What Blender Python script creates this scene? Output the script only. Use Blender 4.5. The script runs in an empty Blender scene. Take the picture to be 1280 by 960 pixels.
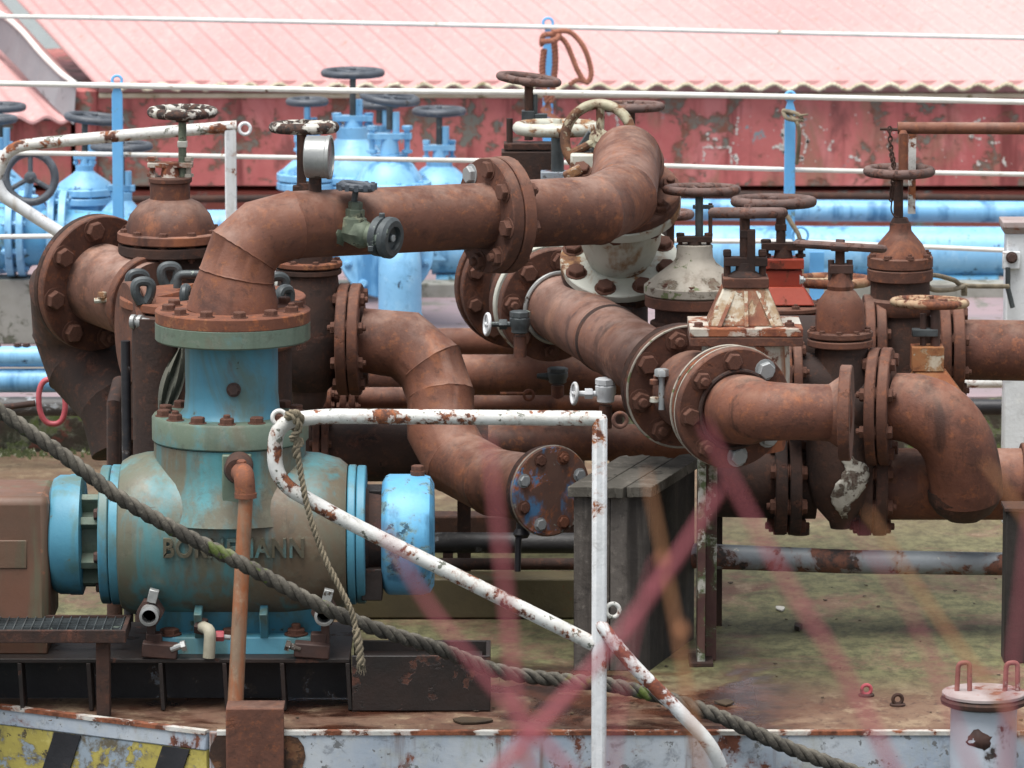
import bpy, math, random
from mathutils import Vector, Matrix
random.seed(7)
scene = bpy.context.scene
COL = scene.collection
R = math.radians
# ---------------------------------------------------------------- camera, world, sun, exposure
PITCH = R(9.0); FPX = 6750.0; CAM = Vector((0, -14.8, 3.157))
cam = bpy.data.cameras.new('camera'); cam_o = bpy.data.objects.new('camera', cam); COL.objects.link(cam_o)
cam_o.location = CAM; cam_o.rotation_euler = (R(90) - PITCH, 0, 0)
cam.sensor_width = 36.0; cam.lens = FPX / 1280 * 36.0; cam.clip_start = 0.2; cam.clip_end = 2000
cam.dof.use_dof = True; cam.dof.focus_distance = 14.9; cam.dof.aperture_fstop = 8.5; cam.dof.aperture_blades = 0
scene.camera = cam_o
world = bpy.data.worlds.new('World'); scene.world = world; world.use_nodes = True
wn = world.node_tree; wn.nodes.clear()
wo = wn.nodes.new('ShaderNodeOutputWorld'); wb = wn.nodes.new('ShaderNodeBackground')
sky = wn.nodes.new('ShaderNodeTexSky'); sky.sky_type = 'NISHITA'; sky.sun_disc = False
SUN_EL, SUN_AZ = 72, 215
sky.sun_elevation = R(SUN_EL); sky.sun_rotation = R(SUN_AZ); sky.dust_density = 1.5; sky.air_density = 1.0
hs = wn.nodes.new('ShaderNodeHueSaturation'); hs.inputs['Saturation'].default_value = 0.22
wn.links.new(sky.outputs[0], hs.inputs['Color']); wn.links.new(hs.outputs[0], wb.inputs[0])
wb.inputs[1].default_value = 0.06; wn.links.new(wb.outputs[0], wo.inputs[0])
sl = bpy.data.lights.new('sun', 'SUN'); so = bpy.data.objects.new('sun', sl); COL.objects.link(so)
sl.energy = 1.5; sl.angle = R(42); sl.color = (1.0, 0.97, 0.93)
# direction: sun towards azimuth measured like the sky texture (0 = +Y, clockwise)
sd = Vector((math.sin(R(SUN_AZ)) * math.cos(R(SUN_EL)), math.cos(R(SUN_AZ)) * math.cos(R(SUN_EL)), math.sin(R(SUN_EL))))
so.rotation_euler = sd.to_track_quat('Z', 'Y').to_euler(); so.location = (0, 0, 12)
vs = scene.view_settings; vs.view_transform = 'Standard'; vs.look = 'None'; vs.gamma = 1.0; vs.exposure = 1.78
vs.use_curve_mapping = False
scene.render.resolution_x = 1024; scene.render.resolution_y = 768

FW = Vector((0, math.cos(PITCH), -math.sin(PITCH))); UP = Vector((0, math.sin(PITCH), math.cos(PITCH)))
def P(px, py, Y):
    d = FW + Vector((1, 0, 0)) * ((px - 640) / FPX) + UP * ((480 - py) / FPX)
    return CAM + d * ((Y - CAM.y) / d.y)
def S(Y): return (Y - CAM.y) / math.cos(PITCH) / FPX          # metres per photo pixel at depth Y
def H(h):
    o = []
    for i in (0, 2, 4):
        c = int(h[i:i+2], 16) / 255
        o.append(c / 12.92 if c <= .04045 else ((c + .055) / 1.055) ** 2.4)
    return (*o, 1)
# ---------------------------------------------------------------- materials
def mat(name, c1, c2=None, vs_=3.0, chips=None, mottle=None, soft=(), streak=None, spots=None, top=None, rough=.7, bump=.35, fine=90, metal=0.0, stretch=(1,1,1), coat=0):
    """chips = (colA, colB, amount 0..1, scale); streak = (col, amount); spots = (col, amount, scale)"""
    m = bpy.data.materials.new(name); m.use_nodes = True; nt = m.node_tree; N = nt.nodes; L = nt.links
    b = N['Principled BSDF']; b.inputs['Metallic'].default_value = metal
    tc = N.new('ShaderNodeTexCoord'); oi = N.new('ShaderNodeObjectInfo')
    mu = N.new('ShaderNodeMath'); mu.operation = 'MULTIPLY'; mu.inputs[1].default_value = 37.0; L.new(oi.outputs['Random'], mu.inputs[0])
    ad = N.new('ShaderNodeVectorMath'); ad.operation = 'ADD'; L.new(tc.outputs['Object'], ad.inputs[0]); L.new(mu.outputs[0], ad.inputs[1])
    def noise(scale, detail=5, ro=.6, st=None, dist=0):
        n = N.new('ShaderNodeTexNoise'); n.inputs['Scale'].default_value = scale; n.inputs['Detail'].default_value = detail
        n.inputs['Roughness'].default_value = ro; n.inputs['Distortion'].default_value = dist
        if st:
            mp = N.new('ShaderNodeMapping'); mp.inputs['Scale'].default_value = st; L.new(ad.outputs[0], mp.inputs[0]); L.new(mp.outputs[0], n.inputs['Vector'])
        else: L.new(ad.outputs[0], n.inputs['Vector'])
        return n.outputs['Fac']
    def ramp(src, a, bb):
        r = N.new('ShaderNodeMapRange'); r.inputs['From Min'].default_value = a; r.inputs['From Max'].default_value = bb; r.interpolation_type = 'SMOOTHSTEP'
        L.new(src, r.inputs['Value']); return r.outputs[0]
    def mix(f, a, bb):
        x = N.new('ShaderNodeMix'); x.data_type = 'RGBA'
        L.new(f, x.inputs[0]) if not isinstance(f, float) else None
        for i, v in ((6, a), (7, bb)):
            if isinstance(v, tuple): x.inputs[i].default_value = v
            else: L.new(v, x.inputs[i])
        return x.outputs[2]
    col = mix(ramp(noise(vs_, 6, .62, stretch), .36, .66), H(c1), H(c2 or c1))
    height = noise(fine, 3, .7)
    rgh = None
    for (sc_, am_, fr_) in soft:
        f_ = N.new('ShaderNodeMath'); f_.operation = 'MULTIPLY'; f_.inputs[1].default_value = .9; L.new(ramp(noise(fr_, 7, .66, (1, 1, .55), .4), .66 - am_ * .3, .80 - am_ * .3), f_.inputs[0]); col = mix(f_.outputs[0], col, H(sc_))
    if mottle:
        f_ = N.new('ShaderNodeMath'); f_.operation = 'MULTIPLY'; f_.inputs[1].default_value = .6; L.new(ramp(noise(mottle[2], 5, .75), .52, .68), f_.inputs[0]); col = mix(f_.outputs[0], col, H(mottle[0]))
        f_ = N.new('ShaderNodeMath'); f_.operation = 'MULTIPLY'; f_.inputs[1].default_value = .65; L.new(ramp(noise(mottle[2] * .7, 6, .75, None, .5), .52, .68), f_.inputs[0]); col = mix(f_.outputs[0], col, H(mottle[1]))
    if streak:
        col = mix(ramp(noise(9, 5, .6, (1.0, 1.0, .09)), .68 - streak[1] * .4, .78 - streak[1] * .3), col, H(streak[0]))
    if spots:
        col = mix(ramp(noise(spots[2], 4, .7), .72 - spots[1] * .4, .76 - spots[1] * .4), col, H(spots[0]))
    hsum = N.new('ShaderNodeMath'); hsum.operation = 'MULTIPLY_ADD'; L.new(height, hsum.inputs[0]); hsum.inputs[1].default_value = .35
    L.new(noise(fine * .22, 5, .65), hsum.inputs[2]); hh = hsum.outputs[0]
    if chips:
        f = noise(chips[3], 8, .66, None, .3); th = .70 - chips[2] * .42
        fm = ramp(f, th, th + .022)
        rc = mix(ramp(noise(chips[3] * 3, 4, .7), .38, .62), H(chips[0]), H(chips[1]))
        halo = ramp(f, th - .05, th + .01)
        hl = N.new('ShaderNodeMath'); hl.operation = 'MULTIPLY'; hl.inputs[1].default_value = .45; L.new(halo, hl.inputs[0])
        col = mix(hl.outputs[0], col, H(chips[1]))
        col = mix(fm, col, rc)
        s2 = N.new('ShaderNodeMath'); s2.operation = 'MULTIPLY_ADD'; L.new(fm, s2.inputs[0]); s2.inputs[1].default_value = -.9; L.new(hh, s2.inputs[2]); hh = s2.outputs[0]
        rr = N.new('ShaderNodeMapRange'); L.new(fm, rr.inputs[0]); rr.inputs[3].default_value = rough; rr.inputs[4].default_value = .88; rgh = rr.outputs[0]
    if top:      # paler tint on faces that look up: dust, and top light painted in
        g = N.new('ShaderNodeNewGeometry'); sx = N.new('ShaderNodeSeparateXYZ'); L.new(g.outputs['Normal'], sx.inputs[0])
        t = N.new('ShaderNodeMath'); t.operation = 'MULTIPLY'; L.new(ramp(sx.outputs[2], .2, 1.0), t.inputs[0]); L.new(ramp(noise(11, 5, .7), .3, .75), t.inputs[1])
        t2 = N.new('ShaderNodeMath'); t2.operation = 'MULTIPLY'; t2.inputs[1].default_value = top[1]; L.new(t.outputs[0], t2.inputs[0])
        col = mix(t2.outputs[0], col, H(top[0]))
    L.new(col, b.inputs['Base Color'])
    if rgh: L.new(rgh, b.inputs['Roughness'])
    else:
        r2 = N.new('ShaderNodeMapRange'); L.new(noise(14, 4, .6), r2.inputs[0]); r2.inputs[1].default_value = .3; r2.inputs[2].default_value = .7
        r2.inputs[3].default_value = max(.05, rough - .12); r2.inputs[4].default_value = min(1, rough + .12); L.new(r2.outputs[0], b.inputs['Roughness'])
    bp = N.new('ShaderNodeBump'); bp.inputs['Strength'].default_value = bump; bp.inputs['Distance'].default_value = .004
    L.new(hh, bp.inputs['Height']); L.new(bp.outputs[0], b.inputs['Normal'])
    return m
RU, RUD, RUO = '6e4436', '48291f', '9a5838'
M = {}
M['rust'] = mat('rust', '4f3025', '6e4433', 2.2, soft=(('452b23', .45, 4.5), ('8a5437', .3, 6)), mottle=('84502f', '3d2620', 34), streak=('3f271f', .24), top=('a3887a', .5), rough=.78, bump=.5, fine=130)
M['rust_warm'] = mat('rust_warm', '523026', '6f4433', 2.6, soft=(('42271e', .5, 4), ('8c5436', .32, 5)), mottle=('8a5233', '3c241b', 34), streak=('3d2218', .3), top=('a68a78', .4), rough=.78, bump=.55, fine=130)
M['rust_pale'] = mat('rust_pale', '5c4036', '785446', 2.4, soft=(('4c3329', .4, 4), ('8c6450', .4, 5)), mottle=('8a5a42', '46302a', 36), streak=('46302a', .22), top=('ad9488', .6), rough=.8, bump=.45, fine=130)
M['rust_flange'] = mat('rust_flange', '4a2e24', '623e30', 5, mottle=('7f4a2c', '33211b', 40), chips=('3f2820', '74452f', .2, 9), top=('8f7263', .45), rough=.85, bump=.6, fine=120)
M['rust_dark'] = mat('rust_dark', '2e211d', '40291f', 4, mottle=('5a3625', '201815', 36), chips=('2a1e1a', '5d3a2d', .22, 10), rough=.85, bump=.6, fine=110)  # darkest rust, pushed down so shade on undersides sits in the colour
M['rust_bright'] = mat('rust_bright', '633a2a', '744834', 5, mottle=('98562f', '452b22', 36), chips=('553224', '95603f', .22, 12), rough=.85, bump=.5)
M['bolt'] = mat('bolt_rust', '4c3027', '65402f', 12, mottle=('74452f', '3a2620', 90), rough=.8, bump=.5)
M['bolt_dark'] = mat('bolt_dark', '3a2a26', '4c332b', 12, rough=.7, bump=.4)
M['zinc'] = mat('zinc', '8f9496', 'a5a8a8', 20, spots=('6a5a4c', .35, 40), rough=.55, bump=.2, metal=.35)
M['steel'] = mat('steel', '8b8d8c', 'a9aaa8', 9, spots=('4f4740', .3, 14), rough=.42, bump=.15, metal=.5)
M['gunmetal'] = mat('gunmetal', '3a3f41', '4f5557', 14, spots=('7f8b80', .22, 20), rough=.5, bump=.4, metal=.3)
M['bronze'] = mat('bronze_green', '4d5548', '66705f', 12, chips=('2c2f28', '8c8f78', .3, 22), rough=.6, bump=.5, metal=.2)
M['blue'] = mat('blue_paint', '84bade', '76aed6', 3, mottle=('9ac6e2', '6496bc', 18), chips=('33393f', '4a7396', .13, 15), streak=('447ba6', .42), rough=.42, bump=.18)
M['blue_d'] = mat('blue_paint_old', '68acd0', '559ac4', 5, chips=('2c4e63', '6f8d92', .3, 16), streak=('3f7798', .35), rough=.5, bump=.3)
M['blue_post'] = mat('blue_post_paint', '62a8df', '70b2e4', 5, chips=('314f74', '6f8d92', .12, 22), rough=.45, bump=.2)
M['teal'] = mat('pump_paint', '625848', '5c6152', 3.4, soft=(('4a888f', .66, 2.6), ('655443', .55, 2.0)), streak=('47767a', .4), mottle=('6c6a5a', '4c473c', 26), rough=.5, bump=.25)
M['teal_blue'] = mat('pump_blue_paint', '447f96', '4f8c9f', 5, soft=(('55685f', .5, 3.5), ('5b4c3c', .3, 5)), streak=('4b7377', .45), chips=('3d4a44', '5a6a62', .12, 12), rough=.5, bump=.25)
M['teal_green'] = mat('pump_green_paint', '5d6c5f', '5c6a5a', 5, soft=(('4a828a', .45, 3.4), ('665a4a', .4, 4)), streak=('4f5c50', .3), mottle=('6d7468', '4b5046', 30), rough=.6, bump=.25)
M['brown_paint'] = mat('brown_grimy_paint', '5c4638', '6b4a3a', 4, streak=('5d5d4a', .45), spots=('835a44', .3, 6), rough=.55, bump=.2)
M['cream'] = mat('cream_paint', 'b9bab0', 'a9aa9c', 6, chips=('5f4030', '8f6a48', .34, 9), streak=('8a6a4a', .3), rough=.5, bump=.4)
M['white'] = mat('white_paint', 'd2d5d8', 'c6c9cb', 5, mottle=('dadcdc', 'a5a6a8', 30), chips=('5d3a2e', '8f6044', .16, 15), streak=('a8a49c', .25), rough=.45, bump=.4)
M['white_rusty'] = mat('white_paint_rusting', 'cfcfcc', 'bdbcb6', 9, chips=('4d3027', '8a5233', .36, 16), spots=('62645a', .32, 24), mottle=('c8c8c4', '8f8d86', 40), rough=.5, bump=.55)
M['white_gray'] = mat('white_mossy_paint', 'a39c90', '8c857a', 7, chips=('5e4a3e', '6e6658', .25, 14), spots=('5f6844', .3, 18), streak=('6b5d4e', .4), rough=.7, bump=.6)
M['white_rust_mix'] = mat('flaking_white_on_rust', 'bdb8ae', 'a59d90', 8, chips=('5f3528', '8a5236', .42, 9), streak=('8a5a3c', .3), rough=.7, bump=.6)
M['wheel_white'] = mat('flaking_wheel', 'c4c2ba', 'aaa69a', 12, chips=('292625', '4f382e', .56, 24), rough=.7, bump=.8)
M['wheel_orange'] = mat('orange_rust_wheel', '85553a', 'a99478', 9, chips=('4f3026', '7a4a32', .5, 14), rough=.8, bump=.7)
M['wheel_black'] = mat('black_wheel', '3c4148', '4d535b', 10, chips=('2b2623', '6b7076', .25, 24), rough=.5, bump=.5)
M['wheel_rust'] = mat('rusty_wheel', '4f3f3b', '67504a', 10, chips=('3a2824', '6d4a3e', .4, 24), top=('8a7770', .35), rough=.85, bump=.8)
M['red_valve'] = mat('red_oxide_paint', '9a3a22', '8a3020', 6, chips=('5a2a1e', '7a3a28', .25, 12), rough=.6, bump=.3)
M['red_ring'] = mat('red_ring_paint', 'b0525a', '9a3f48', 10, chips=('5a3a34', '7a4a44', .2, 20), rough=.5, bump=.3)
M['hull'] = mat('hull_paint', '9aa6b4', 'b4babf', 3, soft=(('9fa39c', .5, 4), ('7488a0', .4, 3)), mottle=('b3b6b5', '6c7076', 26), chips=('4f2f25', '7a4a38', .2, 7), streak=('6f5a50', .22), spots=('6b6d6e', .3, 24), rough=.5, bump=.4)
M['hull_dark'] = mat('hull_dark_paint', '26282c', '33302e', 4, rough=.6)
M['yellow'] = mat('yellow_paint', 'b0a354', 'a0944c', 6, chips=('8a97a2', '5c5444', .38, 8), mottle=('c0b56a', '6a6244', 30), spots=('4c4432', .3, 22), rough=.5, bump=.3)
M['black_paint'] = mat('black_paint', '1e1e22', '2a2a2e', 6, chips=('8a97a2', '5a4a3e', .22, 12), rough=.5, bump=.4)
M['black_pipe'] = mat('black_pipe_paint', '3a3a3b', '2c2a2a', 6, chips=('8b9095', '5f5c58', .33, 12), rough=.55, bump=.5)
M['grey_pipe'] = mat('grey_pipe_paint', '7d8489', '666a6d', 2.2, chips=('2f2c2b', '6a4436', .42, 6), spots=('a3a39a', .15, 22), rough=.5, bump=.5)
M['wood'] = mat('weathered_wood', '5a5550', '403a35', 9, mottle=('77716a', '2b2724', 30), streak=('26221f', .55), stretch=(1, 1, .12), rough=.9, bump=.9, fine=60)
M['wood_dark'] = mat('dark_timber', '26221f', '1e1b19', 7, streak=('37312c', .3), rough=.8, bump=.6)  # dark timber; on the wooden box it paints the shaded side
M['wood_top'] = mat('weathered_lid_wood', '55514a', '403d36', 5, mottle=('7a756c', '2e2b25', 22), spots=('2a2822', .3, 12), stretch=(1, .15, 1), rough=.9, bump=.9, fine=60)
M['maroon'] = mat('flaking_maroon_post', '4b2f2e', '5c4039', 6, chips=('b5b3ab', '55603f', .42, 9), spots=('59663c', .3, 12), rough=.7, bump=.6)
M['frame'] = mat('shadowed_bed_frame', '1c1816', '2a1f1b', 5, chips=('54352a', '1f1b19', .3, 9), rough=.55, bump=.5)  # bed colour darkened to hold the black shadow under the pump
M['olive'] = mat('olive_beam', '4a4230', '5a5138', 4, spots=('60472f', .3, 9), rough=.7, bump=.4)
M['rope'] = mat('mooring_rope', '46423a', '322f2a', 14, mottle=('6d685d', '24221e', 60), spots=('46531f', .27, 6), top=('9c9688', .42), rough=.9, bump=.9, fine=220)
M['rope_small'] = mat('frayed_rope', '857a66', '6b6252', 20, rough=.95, bump=.9, fine=250)
M['rope_orange'] = mat('orange_brown_rope', 'a06a55', '8a5a48', 20, rough=.9, bump=.9, fine=250)
M['wire'] = mat('painted_guard_wire', 'd9d9d4', 'c8c8c2', 10, chips=('6e5a4a', '9a8a74', .1, 22), rough=.5, bump=.3)
M['cloth'] = mat('grey_cloth', '4e4f47', '5e5d52', 10, rough=.95, bump=.6)
M['orange_pipe'] = mat('orange_stained_pipe', '8a7560', '7a6654', 4, soft=(('94542f', .6, 5),), mottle=('9a8a74', '6a4a36', 26), streak=('96562f', .4), rough=.6, bump=.35)
M['gum'] = mat('white_hose', 'a5a08f', '8f8a78', 10, rough=.6)
M['glass'] = mat('gauge_glass', '8a8e90', '777b7d', 10, rough=.15, bump=.02)
M['twig'] = mat('red_twig_bark', '8c4650', '9a525a', 10, rough=.6, bump=.2)
M['twig_brown'] = mat('brown_twig_bark', '8a5a3c', '9a6c48', 10, rough=.7, bump=.3)
M['leafdark'] = mat('leaf_litter', '33291f', '453624', 10, rough=.9)
M['litter'] = mat('pale_scrap', 'c9c7c0', 'b0aea6', 10, rough=.7)
# ---------------------------------------------------------------- mesh builder
def frame_of(ax):
    ax = ax.normalized(); a = Vector((0, 0, 1)) if abs(ax.z) < .9 else Vector((0, 1, 0))
    u = ax.cross(a).normalized(); return u, ax.cross(u).normalized()
class MB:
    def __init__(s): s.v = []; s.f = []
    def add(s, vs, fs):
        o = len(s.v); s.v += [Vector(p) for p in vs]; s.f += [tuple(i + o for i in q) for q in fs]; return s
    def rings(s, rings, closed_ring=True, caps=(True, True), loop=False):
        n = len(rings[0]); o = len(s.v)
        for r in rings: s.v += [Vector(p) for p in r]
        k = len(rings)
        for i in range(k if loop else k - 1):
            a, b = o + i * n, o + ((i + 1) % k) * n
            for j in range(n if closed_ring else n - 1):
                j2 = (j + 1) % n; s.f.append((a + j, a + j2, b + j2, b + j))
        if closed_ring and not loop:
            if caps[0]: s.f.append(tuple(o + j for j in reversed(range(n))))
            if caps[1]: s.f.append(tuple(o + (k - 1) * n + j for j in range(n)))
        return s
    def lathe(s, c, ax, prof, seg=40, sq=None):
        """prof = [(r, t)] along ax from c"""
        ax = Vector(ax).normalized(); u, w = frame_of(ax); rr = []
        for r, t in prof:
            r = max(r, .0004)
            rr.append([c + ax * t + (u * math.cos(2 * math.pi * j / seg) + w * math.sin(2 * math.pi * j / seg)) * r for j in range(seg)])
        return s.rings(rr)
    def disc(s, c, ax, r, th, seg=48, ch=None):
        ch = ch if ch is not None else min(th * .18, .003)
        return s.lathe(c, ax, [(r - ch, 0), (r, ch), (r, th - ch), (r - ch, th)], seg)
    def tube(s, pts, rad, seg=20, weld=0, caps=(True, True), at=None):
        """mitred tube; rad = number or list; weld = bead height factor"""
        pts = [Vector(p) for p in pts]; n = len(pts); rad = rad if isinstance(rad, (list, tuple)) else [rad] * n
        d = [(pts[i + 1] - pts[i]).normalized() for i in range(n - 1)]
        u, w = frame_of(d[0]); rr = []
        for i in range(n):
            d1 = d[i - 1] if i else d[0]; d2 = d[i] if i < n - 1 else d[-1]
            nn = (d1 + d2).normalized(); r = rad[i]
            if i and i < n - 1 and False: pass
            ring = []
            vecs = [(u * math.cos(2 * math.pi * j / seg) + w * math.sin(2 * math.pi * j / seg)) for j in range(seg)]
            for v in vecs: ring.append(v * r - d1 * ((v * r).dot(nn) / d1.dot(nn)))
            if weld and 0 < i < n - 1 and (at is None or i in at):
                b = r * .035
                rr.append([pts[i] + q * 1.0 - d1 * b * 1.2 for q in ring])
                rr.append([pts[i] + q * (1 + weld * random.uniform(.55, 1.15)) + d1 * (random.random() - .5) * b * .7 for q in ring])
                rr.append([pts[i] + q * 1.0 + d2 * b * 1.2 for q in ring])
            else: rr.append([pts[i] + q for q in ring])
            # transport the frame past the corner
            if i < n - 1 and i > 0:
                q = d1.rotation_difference(d2); u = q @ u; w = q @ w
        return s.rings(rr, caps=caps)
    def torus(s, c, ax, r, t, seg=48, ts=12, flat=1.0):
        ax = Vector(ax).normalized(); u, w = frame_of(ax); rr = []
        for i in range(seg):
            a = 2 * math.pi * i / seg; e = u * math.cos(a) + w * math.sin(a)
            rr.append([c + e * (r + t * math.cos(2 * math.pi * j / ts)) + ax * (t * flat * math.sin(2 * math.pi * j / ts)) for j in range(ts)])
        return s.rings(rr, loop=True)
    def box(s, c, size, rot=None):
        c = Vector(c); hx, hy, hz = [q / 2 for q in size]; vs = []
        for x in (-hx, hx):
            for y in (-hy, hy):
                for z in (-hz, hz):
                    p = Vector((x, y, z)); vs.append(c + (rot @ p if rot else p))
        return s.add(vs, [(0, 1, 3, 2), (4, 6, 7, 5), (0, 4, 5, 1), (2, 3, 7, 6), (0, 2, 6, 4), (1, 5, 7, 3)])
    def hexp(s, c, ax, r, h, n=6, ph=0):
        ax = Vector(ax).normalized(); u, w = frame_of(ax)
        def ring(rr, t): return [c + ax * t + (u * math.cos(2 * math.pi * (j + ph) / n) + w * math.sin(2 * math.pi * (j + ph) / n)) * rr for j in range(n)]
        return s.rings([ring(r, 0), ring(r, h * .85), ring(r * .88, h)])
    def frustum(s, c0, sz0, c1, sz1):
        """rectangular frustum; c = centre of bottom / top, sz = (x, y)"""
        vs = [Vector((c.x + i * z[0] / 2, c.y + j * z[1] / 2, c.z)) for c, z in ((Vector(c0), sz0), (Vector(c1), sz1)) for i, j in ((-1, -1), (1, -1), (1, 1), (-1, 1))]
        return s.add(vs, [(3, 2, 1, 0), (4, 5, 6, 7), (0, 1, 5, 4), (1, 2, 6, 5), (2, 3, 7, 6), (3, 0, 4, 7)])
    def prism(s, pts, depth):
        """pts polygon (3D, planar), extruded by vector depth"""
        n = len(pts); dv = Vector(depth); vs = [Vector(p) for p in pts] + [Vector(p) + dv for p in pts]
        return s.add(vs, [tuple(range(n)), tuple(reversed(range(n, 2 * n)))] + [(i, i + n, (i + 1) % n + n, (i + 1) % n) for i in range(n)])
def fillet(pts, rad, n=6):
    pts = [Vector(p) for p in pts]; out = [pts[0]]
    for i in range(1, len(pts) - 1):
        a, b, c = pts[i - 1], pts[i], pts[i + 1]; r = rad[i - 1] if isinstance(rad, (list, tuple)) else rad
        d1 = (a - b); d2 = (c - b); l = min(r, d1.length * .49, d2.length * .49)
        p, q = b + d1.normalized() * l, b + d2.normalized() * l
        for k in range(n + 1):
            t = k / n; out.append(p * (1 - t) ** 2 + b * 2 * t * (1 - t) + q * t * t)
    out.append(pts[-1]); return out
def smooth_path(pts, n=8):
    pts = [Vector(p) for p in pts]; out = []
    e = [pts[0] * 2 - pts[1]] + pts + [pts[-1] * 2 - pts[-2]]
    for i in range(1, len(e) - 2):
        p0, p1, p2, p3 = e[i - 1:i + 3]
        for k in range(n):
            t = k / n; out.append(.5 * ((2 * p1) + (p2 - p0) * t + (2 * p0 - 5 * p1 + 4 * p2 - p3) * t * t + (3 * p1 - p0 - 3 * p2 + p3) * t ** 3))
    out.append(pts[-1]); return out
def rope_mesh(mb, pts, R_, pitch, strands=3, seg=7, wob=0):
    pts = smooth_path(pts, 12)
    L = [0]
    for a, b in zip(pts, pts[1:]): L.append(L[-1] + (b - a).length)
    n = max(8, int(L[-1] / pitch * 9)); path = []; k = 0
    for i in range(n + 1):
        s_ = L[-1] * i / n
        while k < len(L) - 2 and L[k + 1] < s_: k += 1
        t = (s_ - L[k]) / max(1e-9, L[k + 1] - L[k]); path.append(pts[k].lerp(pts[k + 1], min(1, t)))
    for q in range(strands):
        sp = []
        for i, p in enumerate(path):
            d = (path[min(i + 1, n)] - path[max(i - 1, 0)]); u, w = frame_of(d)
            a = 2 * math.pi * (L[-1] * i / n / pitch + q / strands)
            rj = R_ * .56 * (1 + random.uniform(-wob, wob)); sp.append(p + (u * math.cos(a) + w * math.sin(a)) * rj)
        mb.tube(sp, R_ * .50, seg)
    return mb
# ---------------------------------------------------------------- object plumbing
def _link(name, mb, m, off=None, parent=None, sharp=35, bevel=0):
    me = bpy.data.meshes.new(name)
    o3 = off or Vector((0, 0, 0))
    me.from_pydata([tuple(p - o3) for p in mb.v], [], mb.f); me.validate()
    if me.polygons:
        me.polygons.foreach_set('use_smooth', [True] * len(me.polygons)); me.set_sharp_from_angle(angle=R(sharp))
    import bmesh
    bm = bmesh.new(); bm.from_mesh(me); bmesh.ops.recalc_face_normals(bm, faces=bm.faces); bm.to_mesh(me); bm.free()
    me.materials.append(M[m] if isinstance(m, str) else m)
    o = bpy.data.objects.new(name, me); COL.objects.link(o)
    if parent: o.parent = parent
    if bevel:
        b = o.modifiers.new('bevel', 'BEVEL'); b.width = bevel; b.segments = 2; b.limit_method = 'ANGLE'; b.angle_limit = R(40)
    return o
def tagit(o, label, cat, group=None):
    o['label'] = label; o['category'] = cat
    if group: o['group'] = group
    return o
class T:
    def __init__(s, name, label, cat, loc, group=None):
        s.loc = Vector(loc); s.e = bpy.data.objects.new(name, None); s.e.empty_display_size = .05; COL.objects.link(s.e); s.e.location = s.loc
        tagit(s.e, label, cat, group)
    def part(s, name, mb, m, parent=None, sharp=35, bevel=0, label=None):
        o = _link(name, mb, m, s.loc, parent or s.e, sharp, bevel)
        if label: o['label'] = label
        return o
    def bolt(s, parent, c, ax, size, m='bolt', h=.7, stud=None, name='bolt'):
        stud = random.random() < .3 if stud is None else stud
        key = (m, round(h, 2), stud)
        if key not in BOLTS:
            mb = MB(); mb.hexp(Vector((0, 0, 0)), (0, 0, 1), 1.0, h)
            if stud: mb.lathe(Vector((0, 0, h * .8)), (0, 0, 1), [(.5, 0), (.5, .55), (.4, .65)], 10)
            mb.lathe(Vector((0, 0, -.05)), (0, 0, 1), [(1.25, 0), (1.25, .15)], 14)
            me = bpy.data.meshes.new('bolt'); me.from_pydata([tuple(p) for p in mb.v], [], mb.f)
            me.polygons.foreach_set('use_smooth', [True] * len(me.polygons)); me.set_sharp_from_angle(angle=R(35)); me.materials.append(M[m]); BOLTS[key] = me
        o = bpy.data.objects.new(name, BOLTS[key]); COL.objects.link(o); o.parent = parent
        o.location = c - s.loc; q = Vector(ax).to_track_quat('Z', 'Y'); o.rotation_mode = 'QUATERNION'
        o.rotation_quaternion = q @ Matrix.Rotation(random.random() * 6, 3, 'Z').to_quaternion(); o.scale = (size,) * 3
        return o
    def flange(s, c, ax, r, th, m='rust_flange', nb=8, bs=.013, br=.8, sides=(0, 1), bm='bolt', parent=None, name='flange', ph=.5, zinc=(), label=None):
        """disc from c along ax; bolts on side 0 (start, looking back) and / or 1"""
        ax = Vector(ax).normalized(); mb = MB().disc(c, ax, r, th); o = s.part(name, mb, m, parent, label=label)
        u, w = frame_of(ax)
        for j in range(nb):
            a = 2 * math.pi * (j + ph) / nb; e = (u * math.cos(a) + w * math.sin(a)) * r * br
            for sd_ in sides:
                p = c + e + (ax * th if sd_ else Vector((0, 0, 0)))
                s.bolt(o, p, ax if sd_ else -ax, bs, 'zinc' if j in zinc else bm, .75)
        return o
    def wheel(s, c, ax, r, t, m, nsp=4, hub=.22, drop=.0, flat=1.0, ph=0, name='handwheel', spk=.62, up=False):
        ax = Vector(ax).normalized(); u, w = frame_of(ax); mb = MB().torus(c, ax, r - t, t, 48, 12, flat)
        if up: ph = math.atan2(w.z, u.z) / (2 * math.pi) * nsp
        hc = c - ax * drop
        mb.lathe(hc - ax * t * 1.0, ax, [(r * hub * .8, 0), (r * hub, t * .5), (r * hub, t * 1.5), (r * hub * .7, t * 1.7)], 20)
        mb.hexp(hc + ax * t * .6, ax, r * hub * .45, t * .8)
        for j in range(nsp):
            a = 2 * math.pi * (j + ph) / nsp; e = u * math.cos(a) + w * math.sin(a)
            pts = [hc + e * r * hub * .7, hc + e * r * .5 + ax * drop * .25, c + e * (r - t)]
            mb.tube(fillet(pts, r * .2, 3), [t * spk] * 6, 10)
        return s.part(name, mb, m)
BOLTS = {}
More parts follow.
